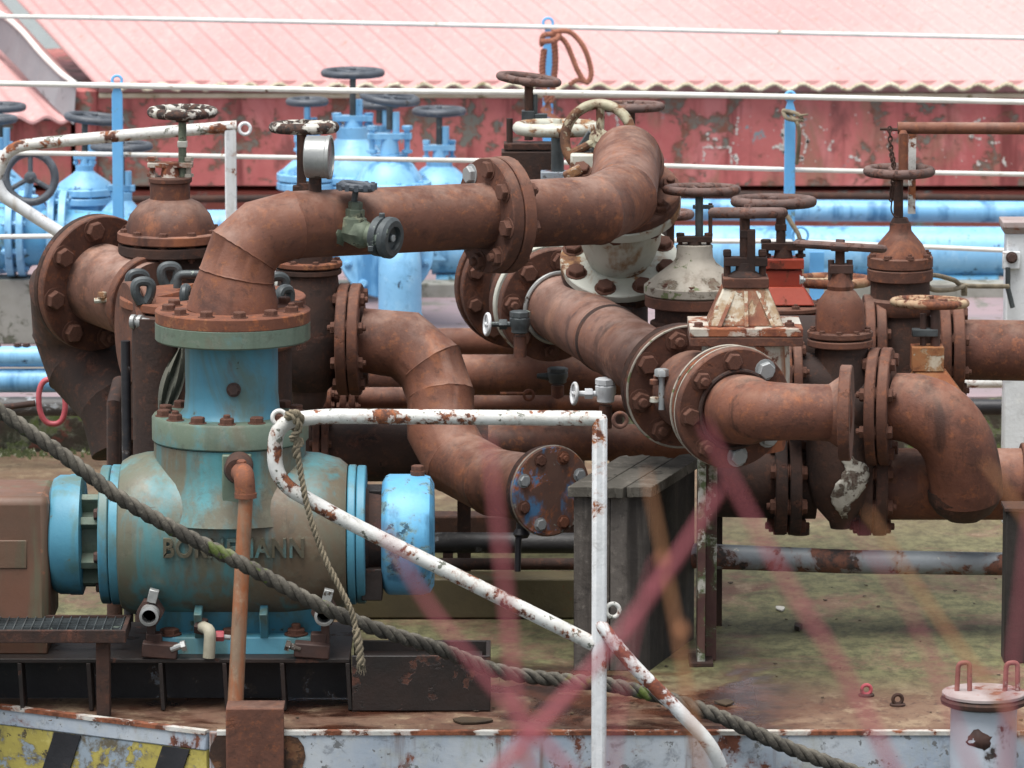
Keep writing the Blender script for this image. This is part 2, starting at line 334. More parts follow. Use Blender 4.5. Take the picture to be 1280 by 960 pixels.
def solo(name, label, cat, mb, m, group=None, sharp=35, bevel=0, loc=None):
    lo = Vector(loc) if loc is not None else Vector((sum(p.x for p in mb.v) / len(mb.v), sum(p.y for p in mb.v) / len(mb.v), min(p.z for p in mb.v)))
    o = _link(name, mb, m, lo, None, sharp, bevel); o.location = lo
    return tagit(o, label, cat, group)
def struct(name, mb, m, bevel=0, sharp=35):
    o = _link(name, mb, m, None, None, sharp, bevel); o['kind'] = 'structure'; return o
V = Vector
X_, Y_, Z_ = V((1, 0, 0)), V((0, 1, 0)), V((0, 0, 1))
# ================================================================ SETTING
def deck_material():
    m = bpy.data.materials.new('deck_plate'); m.use_nodes = True; nt = m.node_tree; N = nt.nodes; L = nt.links; b = N['Principled BSDF']
    tc = N.new('ShaderNodeTexCoord')
    def noise(sc, det=6, ro=.6, st=(1, 1, 1), dist=0, off=(0, 0, 0)):
        mp = N.new('ShaderNodeMapping'); mp.inputs['Scale'].default_value = st; mp.inputs['Location'].default_value = off; L.new(tc.outputs['Object'], mp.inputs[0])
        n = N.new('ShaderNodeTexNoise'); n.inputs['Scale'].default_value = sc; n.inputs['Detail'].default_value = det; n.inputs['Roughness'].default_value = ro; n.inputs['Distortion'].default_value = dist
        L.new(mp.outputs[0], n.inputs['Vector']); return n.outputs['Fac']
    def rng(s, a, c, lo=0, hi=1):
        r = N.new('ShaderNodeMapRange'); r.interpolation_type = 'SMOOTHSTEP'; r.inputs[1].default_value = a; r.inputs[2].default_value = c; r.inputs[3].default_value = lo; r.inputs[4].default_value = hi; L.new(s, r.inputs[0]); return r.outputs[0]
    def mix(f, a, c):
        x = N.new('ShaderNodeMix'); x.data_type = 'RGBA'; L.new(f, x.inputs[0])
        for i, v in ((6, a), (7, c)):
            if isinstance(v, tuple): x.inputs[i].default_value = v
            else: L.new(v, x.inputs[i])
        return x.outputs[2]
    def math_(op, a, c=None):
        x = N.new('ShaderNodeMath'); x.operation = op; x.use_clamp = True
        for i, v in ((0, a), (1, c)):
            if v is None: continue
            if isinstance(v, (int, float)): x.inputs[i].default_value = v
            else: L.new(v, x.inputs[i])
        return x.outputs[0]
    sp = N.new('ShaderNodeSeparateXYZ'); L.new(tc.outputs['Object'], sp.inputs[0])
    col = mix(rng(noise(3.5, 9, .72, (1, .8, 1)), .38, .62), H('604334'), H('715a48'))
    col = mix(rng(noise(8, 9, .75, (1, .7, 1)), .5, .62), col, H('84705a')); col = mix(rng(noise(30, 8, .8, (1, .6, 1)), .5, .66), col, H('4a352b'))
    moss = rng(noise(2.4, 10, .74, (1, .9, 1), .4, (3.1, 1.7, 0)), .37, .52)
    yin = rng(sp.outputs[1], -.45, .05)                       # moss grows away from the walked, wet edge
    far = rng(sp.outputs[1], 1.5, 3.2, 1, .25)
    moss = math_('MULTIPLY', math_('MULTIPLY', moss, yin), far)
    col = mix(moss, col, mix(rng(noise(22, 8, .78, (1, .6, 1)), .38, .62), H('47462c'), H('6e6c4a')))
    wet = math_('MULTIPLY', rng(noise(2.1, 6, .6, (1, 1.4, 1), .5, (.6, .2, 0)), .42, .56), math_('MULTIPLY', rng(sp.outputs[1], .45, -.1), rng(sp.outputs[0], .95, .6)))
    col = mix(wet, col, mix(rng(noise(7, 5, .6), .4, .6), H('2c1b15'), H('4a2b1f')))
    fl = rng(noise(34, 5, .75, (1, 1.6, 1)), .70, .72)
    fl = math_('MULTIPLY', fl, rng(noise(2.5, 3, .5, (1, 1, 1), 0, (9, 4, 0)), .5, .6))
    col = mix(fl, col, H('b5b2a6'))
    dk = rng(noise(26, 6, .75), .66, .69); col = mix(dk, col, H('3a2c22'))
    L.new(col, b.inputs['Base Color'])
    ro = N.new('ShaderNodeMapRange'); L.new(wet, ro.inputs[0]); ro.inputs[3].default_value = .78; ro.inputs[4].default_value = .22; L.new(ro.outputs[0], b.inputs['Roughness'])
    bp = N.new('ShaderNodeBump'); bp.inputs['Strength'].default_value = .45; bp.inputs['Distance'].default_value = .006
    hh = N.new('ShaderNodeMath'); hh.operation = 'MULTIPLY_ADD'; L.new(noise(60, 5, .75), hh.inputs[0]); hh.inputs[1].default_value = .5; L.new(noise(8, 6, .7), hh.inputs[2]); L.new(hh.outputs[0], bp.inputs['Height']); L.new(bp.outputs[0], b.inputs['Normal'])
    return m
M['deck'] = deck_material()
M['hatch_top'] = mat('faded_pink_deck', '8f7c80', '83767a', 2.0, chips=('6a6862', '75706a', .3, 3), spots=('5c5148', .25, 10), rough=.7, bump=.4, stretch=(1, 2.5, 1))
M['moss_side'] = mat('mossy_coaming_side', '3a2f28', '2f3322', 5, chips=('4e5c2c', '6a6a5a', .45, 9), spots=('5a3328', .3, 6), rough=.9, bump=.9)
M['kerb'] = mat('pale_kerb', '8f8f88', '7c7b73', 5, chips=('6a675c', '54574a', .3, 9), rough=.8, bump=.5)
M['salmon'] = mat('salmon_coaming', 'a05a4c', '8f5044', 4, chips=('5d4438', '8aa6a0', .25, 5), rough=.7, bump=.4)
M['redwall'] = mat('peeling_red_wall', 'ab5a59', 'b96b67', 2.0, soft=(('8f6a58', .5, 3.5), ('7a4642', .4, 5), ('c07876', .45, 3)), chips=('6f7068', '7c5042', .33, 7.0), streak=('7a3a38', .4), spots=('7f8c90', .16, 8), rough=.6, bump=.8)
M['roof'] = mat('faded_pink_roof', 'b98c8b', 'c09896', 1.0, mottle=('c8aca6', 'a3827c', 40), chips=('8a7466', 'a88a80', .10, 18), rough=.75, bump=.08)
M['roof_edge'] = mat('pale_roof_edge', 'c9c2ac', 'b5ad94', 8, chips=('6f6a4e', '9a8f70', .25, 12), rough=.8, bump=.5)
M['greyband'] = mat('grey_sheet_band', '7d7f84', '8a8c90', 3, spots=('6a6a6c', .25, 8), rough=.6, bump=.2)
M['blueD_water'] = mat('dull_water', '3c4a48', '44524e', .3, rough=.12, bump=.5, fine=3)
M['quay'] = mat('quay_concrete', '76726a', '827d72', 1, rough=.9, bump=.5)

struct('water', MB().add([(-900, -60, -1.6), (900, -60, -1.6), (900, 1400, -1.6), (-900, 1400, -1.6)], [(0, 1, 2, 3)]), 'blueD_water')
struct('quay', MB().box((0, -34, -.6), (200, 48, 4.0)), 'quay')
YE = -.785                                   # outer edge of the deck
# hull top line: straight to the right, bends inboard on the left
xl = P(262, 915, YE).x
edge = [V((xl - 6.0, YE + 3.3, 0)), V((xl, YE, 0)), V((14, YE, 0))]
dk = MB().add([edge[0], edge[1], edge[2], V((14, 3.65, 0)), V((xl - 6.0, 3.65, 0))], [(0, 1, 2, 3, 4)])
struct('deck', dk, 'deck')
# side plating under the deck edge with a small rolled top lip
hm = MB(); th = .02
def wallstrip(a, b, z0, z1, t=.02):
    n = (b - a).cross(Z_).normalized(); m_ = MB()
    return m_.add([V((p.x, p.y, z)) + n * o for z in (z0, z1) for p, o in ((a, 0), (b, 0), (b, t), (a, t))], [(3, 2, 1, 0), (4, 5, 6, 7), (0, 1, 5, 4), (1, 2, 6, 5), (2, 3, 7, 6), (3, 0, 4, 7)])
h1 = wallstrip(edge[1], edge[2], -.9, .006); struct('hull', h1, 'hull', bevel=.004)
h1 = wallstrip(edge[1], edge[2], -1.8, -.9, .018); M['hull_edge'] = mat('rusted_hull_edge', 'c4c3be', 'a9a49a', 9, chips=('54301f', '8a5238', .52, 7), rough=.6, bump=.6)
struct('hull_edge', wallstrip(edge[1] + V((.02, 0, 0)), edge[2], -.002, .009, .024), 'hull_edge'); struct('hull_edge', wallstrip(edge[0], edge[1], -.002, .009, .024), 'hull_edge')
struct('hull_lower', h1, 'hull_dark')
# left plate: white band on top, hazard stripes below
hz0 = wallstrip(edge[0], edge[1], -.046, .006); struct('hull_bow', hz0, 'hull', bevel=.004)
d_ = (edge[0] - edge[1]).normalized(); nn_ = (edge[1] - edge[0]).cross(Z_).normalized()
hz1 = wallstrip(edge[0], edge[1], -.9, -.046, .017); ho = struct('hazard_band', hz1, 'yellow')
st = MB()
for k in range(14):
    a = edge[1] + d_ * (.05 + k * .345) + nn_ * .018
    st.prism([a + Z_ * -.047, a + d_ * .085 + Z_ * -.047, a + d_ * (.085 + .12) + Z_ * -.36, a + d_ * .12 + Z_ * -.36], nn_ * .004)
struct('hazard_stripes', st, 'black_paint')
# ledge below the frame that carries the rails
struct('hull_ledge', MB().box((0, YE - .38, -.55), (28, .7, .06)), 'hull_dark')
# raised deck at the back
struct('raised_deck', MB().box((0, 9.0, -.2), (40, 10.7, .78)), 'hatch_top')
struct('raised_deck_side', MB().box((0, 3.64, .09), (40, .02, .19)), 'moss_side')
struct('kerb', MB().box((0, P(640, 362, 6.15).y, .215), (40, .12, .06)), 'kerb', bevel=.006)
ms = MB()
for i in range(2600):
    x = random.gauss(0,1)*.12 + random.choice([-3.0,-2.7,-2.35,-2.1,-1.8,-1.2,-.8]) ; y = 3.62 - abs(random.gauss(0, .05)); h = random.uniform(.002, .009)
    ms.add([(x - h, y, .0), (x + h, y - .01, .0), (x, y + .01, h * 2.2)], [(0, 1, 2)])
M['moss'] = mat('moss_clumps', '343c1c', '454c26', 20, spots=('8a8a78', .35, 40), rough=.95)
struct_m = struct('moss', ms, 'moss'); struct_m['kind'] = 'stuff'; struct_m['label'] = 'clumps of moss along foot of raised deck'

# ================================================================ HATCH HOUSE at the back (corrugated roof on peeling red walls)
YW = 7.8; sW = S(YW)
def PW(px, py, Y=YW): return P(px, py, Y)
hb = T('hatch_cover', 'long red peeling hatch house with pink corrugated roof behind the blue pipes', 'hatch cover', (1.0, YW, .19))
x0, x1 = PW(95, 200).x, PW(1400, 200).x
zt, zb = PW(640, 114).z, PW(640, 232).z
hb.part('wall', MB().box(((x0 + x1) / 2, YW + 1.6, (zt + zb) / 2), (x1 - x0, 3.2, zt - zb)), 'redwall')
hb.part('corner_post', MB().box((PW(109, 200).x, YW - .01, (zt + zb) / 2), (.09, .05, zt - zb + .01)), 'redwall', bevel=.004)
hb.part('top_rail', MB().box(((x0 + x1) / 2 + .05, YW - .006, PW(0, 119).z), (x1 - x0 - .1, .03, .02)), 'roof_edge', bevel=.003)
cm = MB(); cm.box(((x0 + x1) / 2 - 1, YW + .25, (.19 + zb - .035) / 2), (x1 - x0 + 6, .3, zb - .035 - .19)); hb.part('coaming', cm, 'salmon')
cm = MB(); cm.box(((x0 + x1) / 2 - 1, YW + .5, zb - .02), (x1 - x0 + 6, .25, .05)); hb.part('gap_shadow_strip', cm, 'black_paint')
# roof: wave sheets with thickness
def wave_roof(xa, xb, ze, slope, run, period, amp, skew, y0, overhang=.02, n_per=14, lift=0, wob=.004):
    n = int((xb - xa) / period * n_per); rows = 7; mb = MB(); top = []
    for j in range(rows):
        v = run * j / (rows - 1); row = []
        for i in range(n + 1):
            x = xa + (xb - xa) * i / n
            ph = 2 * math.pi * x / period
            row.append(V((x - skew * v, y0 - overhang + v, ze + slope * v + amp * math.cos(ph) + lift)))
        top.append(row)
    th_ = .012
    bot = [[p - Z_ * th_ for p in r] for r in top]
    o = 0; vs = [p for r in top for p in r] + [p for r in bot for p in r]; w = n + 1; k = rows * w; fs = []
    for j in range(rows - 1):
        for i in range(n):
            a = j * w + i; fs.append((a, a + 1, a + w + 1, a + w)); fs.append((k + a, k + a + w, k + a + w + 1, k + a + 1))
    for i in range(n): fs.append((i, k + i, k + i + 1, i + 1))
    for j in range(rows - 1):
        a = j * w; fs.append((a, a + w, k + a + w, k + a)); a += n; fs.append((a, k + a, k + a + w, a + w))
    return mb.add(vs, fs)
per = 36 * sW
ze = PW(640, 106).z + .004
rr = wave_roof(x0 + .1, x1 + 1.5, ze, .23, 2.6, per, .015, .38, YW - .04)
ro_ = hb.part('roof', rr, 'roof', sharp=60)
# pale broken edge strip following the waves
em = MB(); pts = []
n = 900
for i in range(n + 1):
    x = x0 + .1 + (x1 - x0) * i / n; pts.append(V((x, YW - .066, ze + .012 * math.cos(2 * math.pi * x / per) - .006 + random.uniform(-.0015, .0015))))
em.tube(pts, [random.uniform(.006, .0115) for _ in pts], 6); hb.part('roof_edge', em, 'roof_edge', ro_)
# infill under the waves
hb.part('fascia', MB().box(((x0 + x1) / 2 + .1, YW - .004, (zt + ze) / 2 + .006), (x1 - x0, .01, .05)), 'roof')
# peeled letters and flakes on the wall: short irregular remains of white paint
fl = MB()
def flake(px, py, r, thick=.0015):
    c = PW(px, py, YW - .001); n = random.randint(5, 8)
    pts = [c + V((math.cos(2 * math.pi * k / n) * r * sW * random.uniform(.5, 1.2), 0, math.sin(2 * math.pi * k / n) * r * sW * random.uniform(.5, 1.3))) for k in range(n)]
    fl.prism(pts, (0, -thick, 0))
def stroke(pts, r=1.6, gap=.35, step=2.2):
    for (ax, ay), (bx, by) in zip(pts, pts[1:]):
        l = math.hypot(bx - ax, by - ay); k = int(l / step)
        for i in range(k + 1):
            if random.random() < gap: continue
            t = i / max(1, k); flake(ax + (bx - ax) * t + random.uniform(-1, 1), ay + (by - ay) * t + random.uniform(-1, 1), r * random.uniform(.5, 1.3))
stroke([(880, 204), (880, 184), (913, 184), (914, 206)], 1.5, .15); stroke([(884, 168), (884, 174), (897, 174)], 2, .3); stroke([(922, 146), (921, 168)], 2, .35); stroke([(918, 194), (922, 204)], 3, .2)
stroke([(966, 184), (984, 183), (978, 168), (984, 150)], 3, .15); stroke([(975, 180), (982, 190)], 3.2, .2); stroke([(996, 152), (1010, 176), (1001, 200)], 2.4, .25)
stroke([(1026, 158), (1033, 166)], 1.5, .4); stroke([(1036, 186), (1042, 174)], 2, .3); stroke([(1062, 196), (1074, 200)], 2, .3)
stroke([(756, 142), (770, 142), (772, 158), (760, 172), (750, 178), (776, 186)], 2.2, .15); stroke([(738, 146), (734, 156)], 2.2, .2); stroke([(774, 165), (786, 186)], 2, .2)
stroke([(1218, 153), (1232, 147)], 2, .2); stroke([(1215, 170), (1226, 174)], 2.4, .2); stroke([(1238, 177), (1248, 178)], 2, .4); stroke([(1220, 200), (1224, 206)], 2.2, .3); stroke([(1255, 200), (1257, 207)], 2.2, .2)
for _ in range(60): flake(random.uniform(860, 1270), random.uniform(130, 222), random.uniform(.5, 1.4))
hb.part('peeled_lettering', fl, mat('white_flakes', 'd5d2cc', 'bdbab2', 20, rough=.7), label='remains of white painted letters on the red wall')
# lower roof section on the left with the grey arched sheet between
hl = T('low_hatch_cover', 'lower pink corrugated roof with red side, left of the grey curved sheet', 'hatch cover', (-4.5, YW, .19))
xa, xb = PW(-500, 200).x, PW(88, 200).x
zt2 = PW(0, 152).z
hl.part('wall', MB().box(((xa + xb) / 2, YW + 1.63, (zt2 + zb) / 2), (xb - xa, 3.2, zt2 - zb)), 'redwall')
kmax = int((xb - xa) / per)
hl.part('roof', wave_roof(xb + .28 - kmax * per, xb + .16, zt2 + .018, .23, 2.6, per, .012, .38, YW - .02), 'roof', sharp=60)
# grey arched sheet: a curved strip standing along the end of the higher roof
gm = MB(); out = [(-40, 5), (0, 18), (26, 38), (52, 68), (76, 92), (95, 106)]; inn = [(-40, 50), (0, 62), (22, 84), (45, 110), (68, 134), (92, 156)]
YG = [YW + .9, YW + .7, YW + .5, YW + .3, YW + .1, YW - .08]
a = [P(x, y, g) for (x, y), g in zip(out, YG)]; b_ = [P(x, y, g - .02) for (x, y), g in zip(inn, YG)]
sheet = MB()
for k in range(len(a) - 1):
    q = [a[k], a[k + 1], b_[k + 1], b_[k]]; sheet.prism(q, (0, .03, 0))
gs = solo('curved_flashing', 'grey curved sheet strip between the two pink roofs', 'metal sheet', sheet, 'greyband')
trim = MB().tube(smooth_path([p + V((0, -.01, .004)) for p in a], 5), .012, 8)
tr = _link('trim', trim, 'wire', gs.location, gs)
# brown pipe along the coaming and guard wires
solo('conduit_pipe', 'thin rusty brown pipe running along foot of the red hatch wall', 'pipe', MB().tube([P(-60, 251, 7.55), P(500, 247, 7.55), P(900, 243, 7.55), P(1400, 250, 7.55)], .016, 12), 'rust_dark')
# ================================================================ BLUE PIPES at the back
def hpipe(name, label, x0, x1, y0, y1, r, Y, m, cat='pipe', group=None, seg=24):
    """pipe between photo columns, y = centre row, r in photo px at depth Y"""
    mb = MB().tube([P(x0, y0, Y), P(x1, y1, Y)], r * S(Y), seg)
    return solo(name, label, cat, mb, m, group)
hpipe('blue_pipe', 'upper thinner pale blue pipe at the back right, above the thick one', 560, 1400, 260, 266, 13.5, 6.9, 'blue')
t = T('blue_pipe', 'thick pale blue pipe at the back right with shaded underside', 'pipe', P(900, 345, 6.3))  # same paint all round; the underside only falls in shade
t.part('pipe', MB().tube([P(540, 312, 6.3), P(1400, 315, 6.3)], 31 * S(6.3), 36), 'blue')
for px in (700, 1035, 1330): t.part('saddle', MB().box((P(px, 330, 6.3).x, 6.3, .255), (.12, .16, .13)), 'blue', bevel=.004)
hpipe('blue_strip', 'dark blue lower girder beneath the thick blue pipe', 545, 1248, 352, 352, 9, 6.25, 'blue_d')
bl = 'low blue pipes beside the raised deck'
for (y, r, lab) in ((445, 13, 'upper of the two thin bright blue pipes at the left edge'), (475, 15, 'lower of the two thin bright blue pipes at the left edge')):
    t = T('blue_pipe', lab, 'pipe', P(60, y + r, 3.45), bl)
    pz = P(60, y, 3.45); t.part('pipe', MB().tube([P(-150, y + 1, 3.45), P(330, y, 3.45)], r * S(3.45), 24), 'blue')
    t.part('bracket', MB().box((P(245, y, 3.45).x, 3.55, pz.z), (.03, .22, .03)), 'black_paint')
    if y == 445:
        for px in (-4, 22, 33): t.bolt(t.e.children[0], P(px, 432, 3.45), Z_, .012, 'bolt_dark')
hpipe('grey_pipe', 'grey and black mottled pipe low along the raised deck at far left', -150, 200, 508, 508, 12, 3.3, 'black_pipe')
hpipe('black_pipe', 'black pipe behind the white post at far right', 1185, 1400, 509, 509, 10, 3.3, 'black_paint')
hpipe('white_pipe', 'thin dirty white pipe above the black one at far right', 1185, 1262, 478, 478, 7, 3.2, 'white_rusty')
# ---------------------------------------------------------------- generic gate valve from photo profiles
def valve(name, label, cx, Y, base, spec, group=None, cat='valve', tilt=None):
    """spec items in photo px at column cx, depth Y. L lathe, D disc with bolts, B box, W wheel, F side flange, G gland bridge"""
    s = S(Y); t = T(name, label, cat, P(cx, base, Y), group); C0 = lambda y, dx=0, dy=0: P(cx + dx, y, Y) + V((0, dy, 0))
    for it in spec:
        k = it[0]
        if k == 'L':
            _, nm, m, prof = it[:4]; seg = it[4] if len(it) > 4 else 36
            z0 = C0(prof[0][1]); mb = MB().lathe(z0, Z_, [(r * s, C0(y).z - z0.z) for r, y in prof], seg); t.part(nm, mb, m)
        elif k == 'D':
            _, nm, m, ytop, ybot, r, nb, bs = it[:8]; c = C0(ybot); o = t.part(nm, MB().disc(c, Z_, r * s, C0(ytop).z - c.z, 48), m)
            bm = it[8] if len(it) > 8 else 'bolt'; both = it[9] if len(it) > 9 else False
            for j in range(nb):
                a = 2 * math.pi * (j + .35) / nb; e = V((math.cos(a), math.sin(a), 0)) * r * s * .87
                t.bolt(o, V((c.x, c.y, C0(ytop).z)) + e, Z_, bs * s, bm, .8)
                if both: t.bolt(o, c + e, -Z_, bs * s * .9, bm, .8)
        elif k == 'B':
            _, nm, m, xa, xb, ya, yb, dep = it[:8]; dy = it[8] if len(it) > 8 else 0
            a, b = C0(ya), C0(yb); mb = MB().box((P((xa + xb) / 2, ya, Y).x, Y + dy, (a.z + b.z) / 2), ((xb - xa) * s, dep * s, abs(a.z - b.z))); t.part(nm, mb, m, bevel=.002)
        elif k == 'T':      # rectangular taper: (w_top, y_top, w_bot, y_bot, depth ratio)
            _, nm, m, wt, yt, wb, yb, dr = it; a, b = C0(yb), C0(yt); t.part(nm, MB().frustum(a, (wb * s, wb * s * dr), b, (wt * s, wt * s * dr)), m, bevel=.004)
        elif k == 'W':
            _, m, y, r, tb, nsp, ax = it[:7]; dx = it[7] if len(it) > 7 else 0; dr = it[8] if len(it) > 8 else 0; fl_ = it[9] if len(it) > 9 else 1
            t.wheel(C0(y, dx), ax, r * s, tb * s, m, nsp, drop=dr * s, ph=random.random(), flat=fl_)
        elif k == 'G':      # gland: two bolts and a bridge
            _, m, y0, y1, hw, th_ = it[:6]
            a = C0(y0 + (y1 - y0) * .35); o = t.part('gland', MB().box(a, (hw * 2 * s, hw * .7 * s, th_ * s)).lathe(C0(y1), Z_, [(hw * .45 * s, 0), (hw * .35 * s, a.z - C0(y1).z)], 18), m, bevel=.0015)
            for sg in (-1, 1):
                mb = MB().lathe(C0(y1, sg * hw * .8), Z_, [(hw * .13 * s, 0), (hw * .13 * s, C0(y0).z - C0(y1).z)], 10)
                mb.hexp(C0(y0 + 4, sg * hw * .8), Z_, hw * .24 * s, 5 * s); mb.hexp(C0(y1 - 1, sg * hw * .8), Z_, hw * .24 * s, 4 * s)
                t.part('gland_bolt', mb, m, o)
        elif k == 'S':
            _, nm, m, r, ya, yb = it[:6]; dx = it[6] if len(it) > 6 else 0
            t.part(nm, MB().tube([C0(yb, dx), C0(ya, dx)], r * s, 14), m)
        elif k == 'F':      # side flange pair
            _, nm, m, dx, y, ax, r, th_, nb, bs = it[:10]; dy = it[10] if len(it) > 10 else 0
            t.flange(C0(y, dx, dy), ax, r * s, th_ * s, m, nb, bs * s, .82, name=nm)
        elif k == 'P':      # free pipe through local points (dx, y, dy)
            _, nm, m, pts, r = it[:5]; w_ = it[5] if len(it) > 5 else 0
            t.part(nm, MB().tube([C0(y, dx, dy) for dx, y, dy in pts], r * s, 28, weld=w_), m)
    return t
# ---------------------------------------------------------------- BLUE VALVES of the far manifold
gB = 'blue gate valves of the far manifold'
BV = dict(b='blue', w='wheel_black')
def blue_valve(label, cx, Y, wy, wr, gt, bt, br, ft, fr, bot, neck=14, wax=Z_, stem='gunmetal', dxw=0, nsp=4):
    sp = [('W', 'wheel_black', wy, wr, 4.6, nsp, wax, dxw), ('S', 'stem', stem, 4, wy, gt + 4),
          ('G', 'blue', gt, bt, neck * 1.25, 7), ('S', 'yoke', 'blue', 4.5, gt - 18, gt + 18, 8),
          ('L', 'bonnet', 'blue', [(br, ft), (br * .93, ft - (ft - bt) * .2), (neck * 1.35, ft - (ft - bt) * .62), (neck, ft - (ft - bt) * .75), (neck * 1.05, bt)]),
          ('D', 'bonnet_flange', 'blue', ft, ft + 9, fr, 8, 3.4, 'blue_bolt', True), ('D', 'body_flange', 'blue', ft + 11, ft + 20, fr, 0, 3),
          ('L', 'body', 'blue', [(fr * .7, ft + 20), (fr * .74, bot - 14), (fr * .45, bot)][::-1])]
    return valve('blue_gate_valve', label, cx, Y, bot, sp, gB)
M['blue_bolt'] = M['blue']
blue_valve('blue gate valve with tallest black handwheel, behind the long rusty pipe', 441, 6.0, 91, 40, 142, 158, 52, 216, 58, 330, 20)
blue_valve('blue gate valve with wide dark handwheel, in front of the tallest blue one', 487, 5.5, 122, 38, 158, 192, 42, 226, 52, 340, 22, V((.12, -.08, 1)))
blue_valve('blue gate valve with tilted handwheel, first left of the grey gate bracket', 549, 6.3, 139, 34, 176, 200, 38, 228, 42, 335, 16)
blue_valve('small blue valve with slim dark wheel over the peeling white wheel', 384, 5.9, 127, 27, 165, 190, 32, 216, 38, 320, 13, stem='blue')
blue_valve('half hidden blue valve whose small wheel shows behind the two tall ones', 474, 6.9, 131, 26, 150, 180, 30, 226, 34, 330, 12)
blue_valve('blue domed valve left of the slim blue post, its wheel tilted', 106, 5.2, 148, 38, 190, 206, 34, 234, 37, 330, 11, V((.1, 0, 1)), dxw=12)
blue_valve('blue domed valve standing right behind the slim blue post', 152, 5.0, 183, 39, 232, 240, 34, 280, 36, 340, 13, dxw=0)
blue_valve('blue valve at the left frame edge with upper black wheel', 0, 5.8, 134, 33, 178, 200, 36, 236, 44, 330, 13)
blue_valve('blue valve at the left frame edge with lower worn wheel', -8, 5.3, 149, 30, 190, 210, 34, 240, 44, 340, 13)
# big sideways blue valve with an upright wheel
t = T('blue_gate_valve', 'large blue valve on its side with upright black three spoke wheel', 'valve', P(40, 345, 4.9), gB); s = S(4.9)
t.wheel(P(38, 222, 4.55), V((0, -1, .12)), 35 * s, 5 * s, 'wheel_black', 3, ph=.25)
t.part('stem', MB().tube([P(38, 222, 4.55), P(34, 250, 5.0)], 5 * s, 12), 'blue')
t.part('body', MB().lathe(P(-60, 295, 4.95), X_, [(38 * s, 0), (44 * s, 30 * s), (40 * s, 70 * s), (34 * s, 130 * s), (30 * s, 200 * s), (24 * s, 240 * s)], 36), 'blue_d')
for px in (10, 24, 62, 76): t.flange(P(px, 292, 4.95), X_, 54 * s, 9 * s, 'blue', 8, 4 * s, .84, bm='blue_bolt')
t.part('cover', MB().lathe(P(34, 278, 4.95), Z_, [(26 * s, 0), (24 * s, 20 * s), (14 * s, 34 * s)], 24), 'blue')
t.part('foot', MB().box((P(20, 350, 4.95).x, 4.95, (P(20, 346, 4.95).z + .19) / 2), (60 * s, 50 * s, abs(P(20, 346, 4.95).z - .19))), 'kerb', bevel=.004)
# blue header pipe joining them and the elbow under the long pipe
t = T('blue_header', 'fat blue pipe joining the far left blue valves', 'pipe', P(200, 300, 5.3)); s = S(5.3)
t.part('pipe', MB().tube([P(70, 290, 5.3), P(600, 286, 5.3)], 26 * s, 30), 'blue')
for px in (88, 97): t.flange(P(px, 290, 5.3), V((1, 0, 0)), 36 * s, 8 * s, 'blue', 8, 3.4 * s, .85, bm='blue_bolt')
t = T('blue_elbow', 'large pale blue pipe bend with flange below the long rusty pipe', 'pipe', P(500, 410, 4.3)); s = S(4.3)
t.part('pipe', MB().tube(fillet([P(500, 430, 4.3), P(500, 300, 4.3), P(500, 262, 5.2)], 60 * s, 8), 27 * s, 32), 'blue')
t.flange(P(482, 314, 4.45), V((.1, -1, .2)), 60 * s, 11 * s, 'blue', 10, 5 * s, .85, bm='blue_bolt', sides=(1,))
t.part('collar', MB().lathe(P(500, 396, 4.3), Z_, [(27.5 * s, 0), (28.5 * s, 2 * s), (27.5 * s, 4 * s)], 32), 'blue_d')
t.part('stub', MB().tube([P(500, 430, 4.3), V((P(500, 430, 4.3).x, 4.3, .185))], 27 * s, 32), 'blue')
# ---------------------------------------------------------------- BLUE POSTS, guard wires, tied ropes
gP = 'blue guard wire posts'
def flatpost(label, px, ytop, ybot, Y, w, eyes, loop=True):
    s = S(Y); a, b = P(px, ytop, Y), P(px, ybot, Y); zb = max(.0, b.z)
    t = T('wire_post', label, 'post', (a.x, Y, b.z), gP)
    hw = w / 2 * s
    t.part('post', MB().prism([V((a.x - hw, Y, b.z)), V((a.x + hw, Y, b.z)), V((a.x + hw * .95, Y, a.z - 14 * s)), V((a.x + hw * .35, Y, a.z)), V((a.x - hw * .35, Y, a.z)), V((a.x - hw * .95, Y, a.z - 14 * s))], (0, .02, 0)), 'blue_post', bevel=.003)
    if loop: t.part('eye', MB().torus(V((a.x, Y + .01, a.z + 3 * s)), Y_, 6 * s, 1.8 * s, 20, 8), 'blue_post')
    return t
p1 = flatpost('slim blue post in front of the left blue domed valves', 146, 104, 345, 3.9, 14, [])
p2 = flatpost('blue post with old rope tied round it, behind the red valve', 988, 124, 372, 3.9, 14, [])
p2.part('clip', MB().torus(P(1000, 294, 3.85), Y_, 10 * S(3.9), 1.6 * S(3.9), 24, 8), 'blue_post')
p2.part('lug', MB().box(P(1021, 345, 3.95), (.05, .02, .17)), 'blue_post')
p3 = flatpost('blue post hung with a coiled brown rope, top centre', 685, 32, 300, 6.6, 13, [])
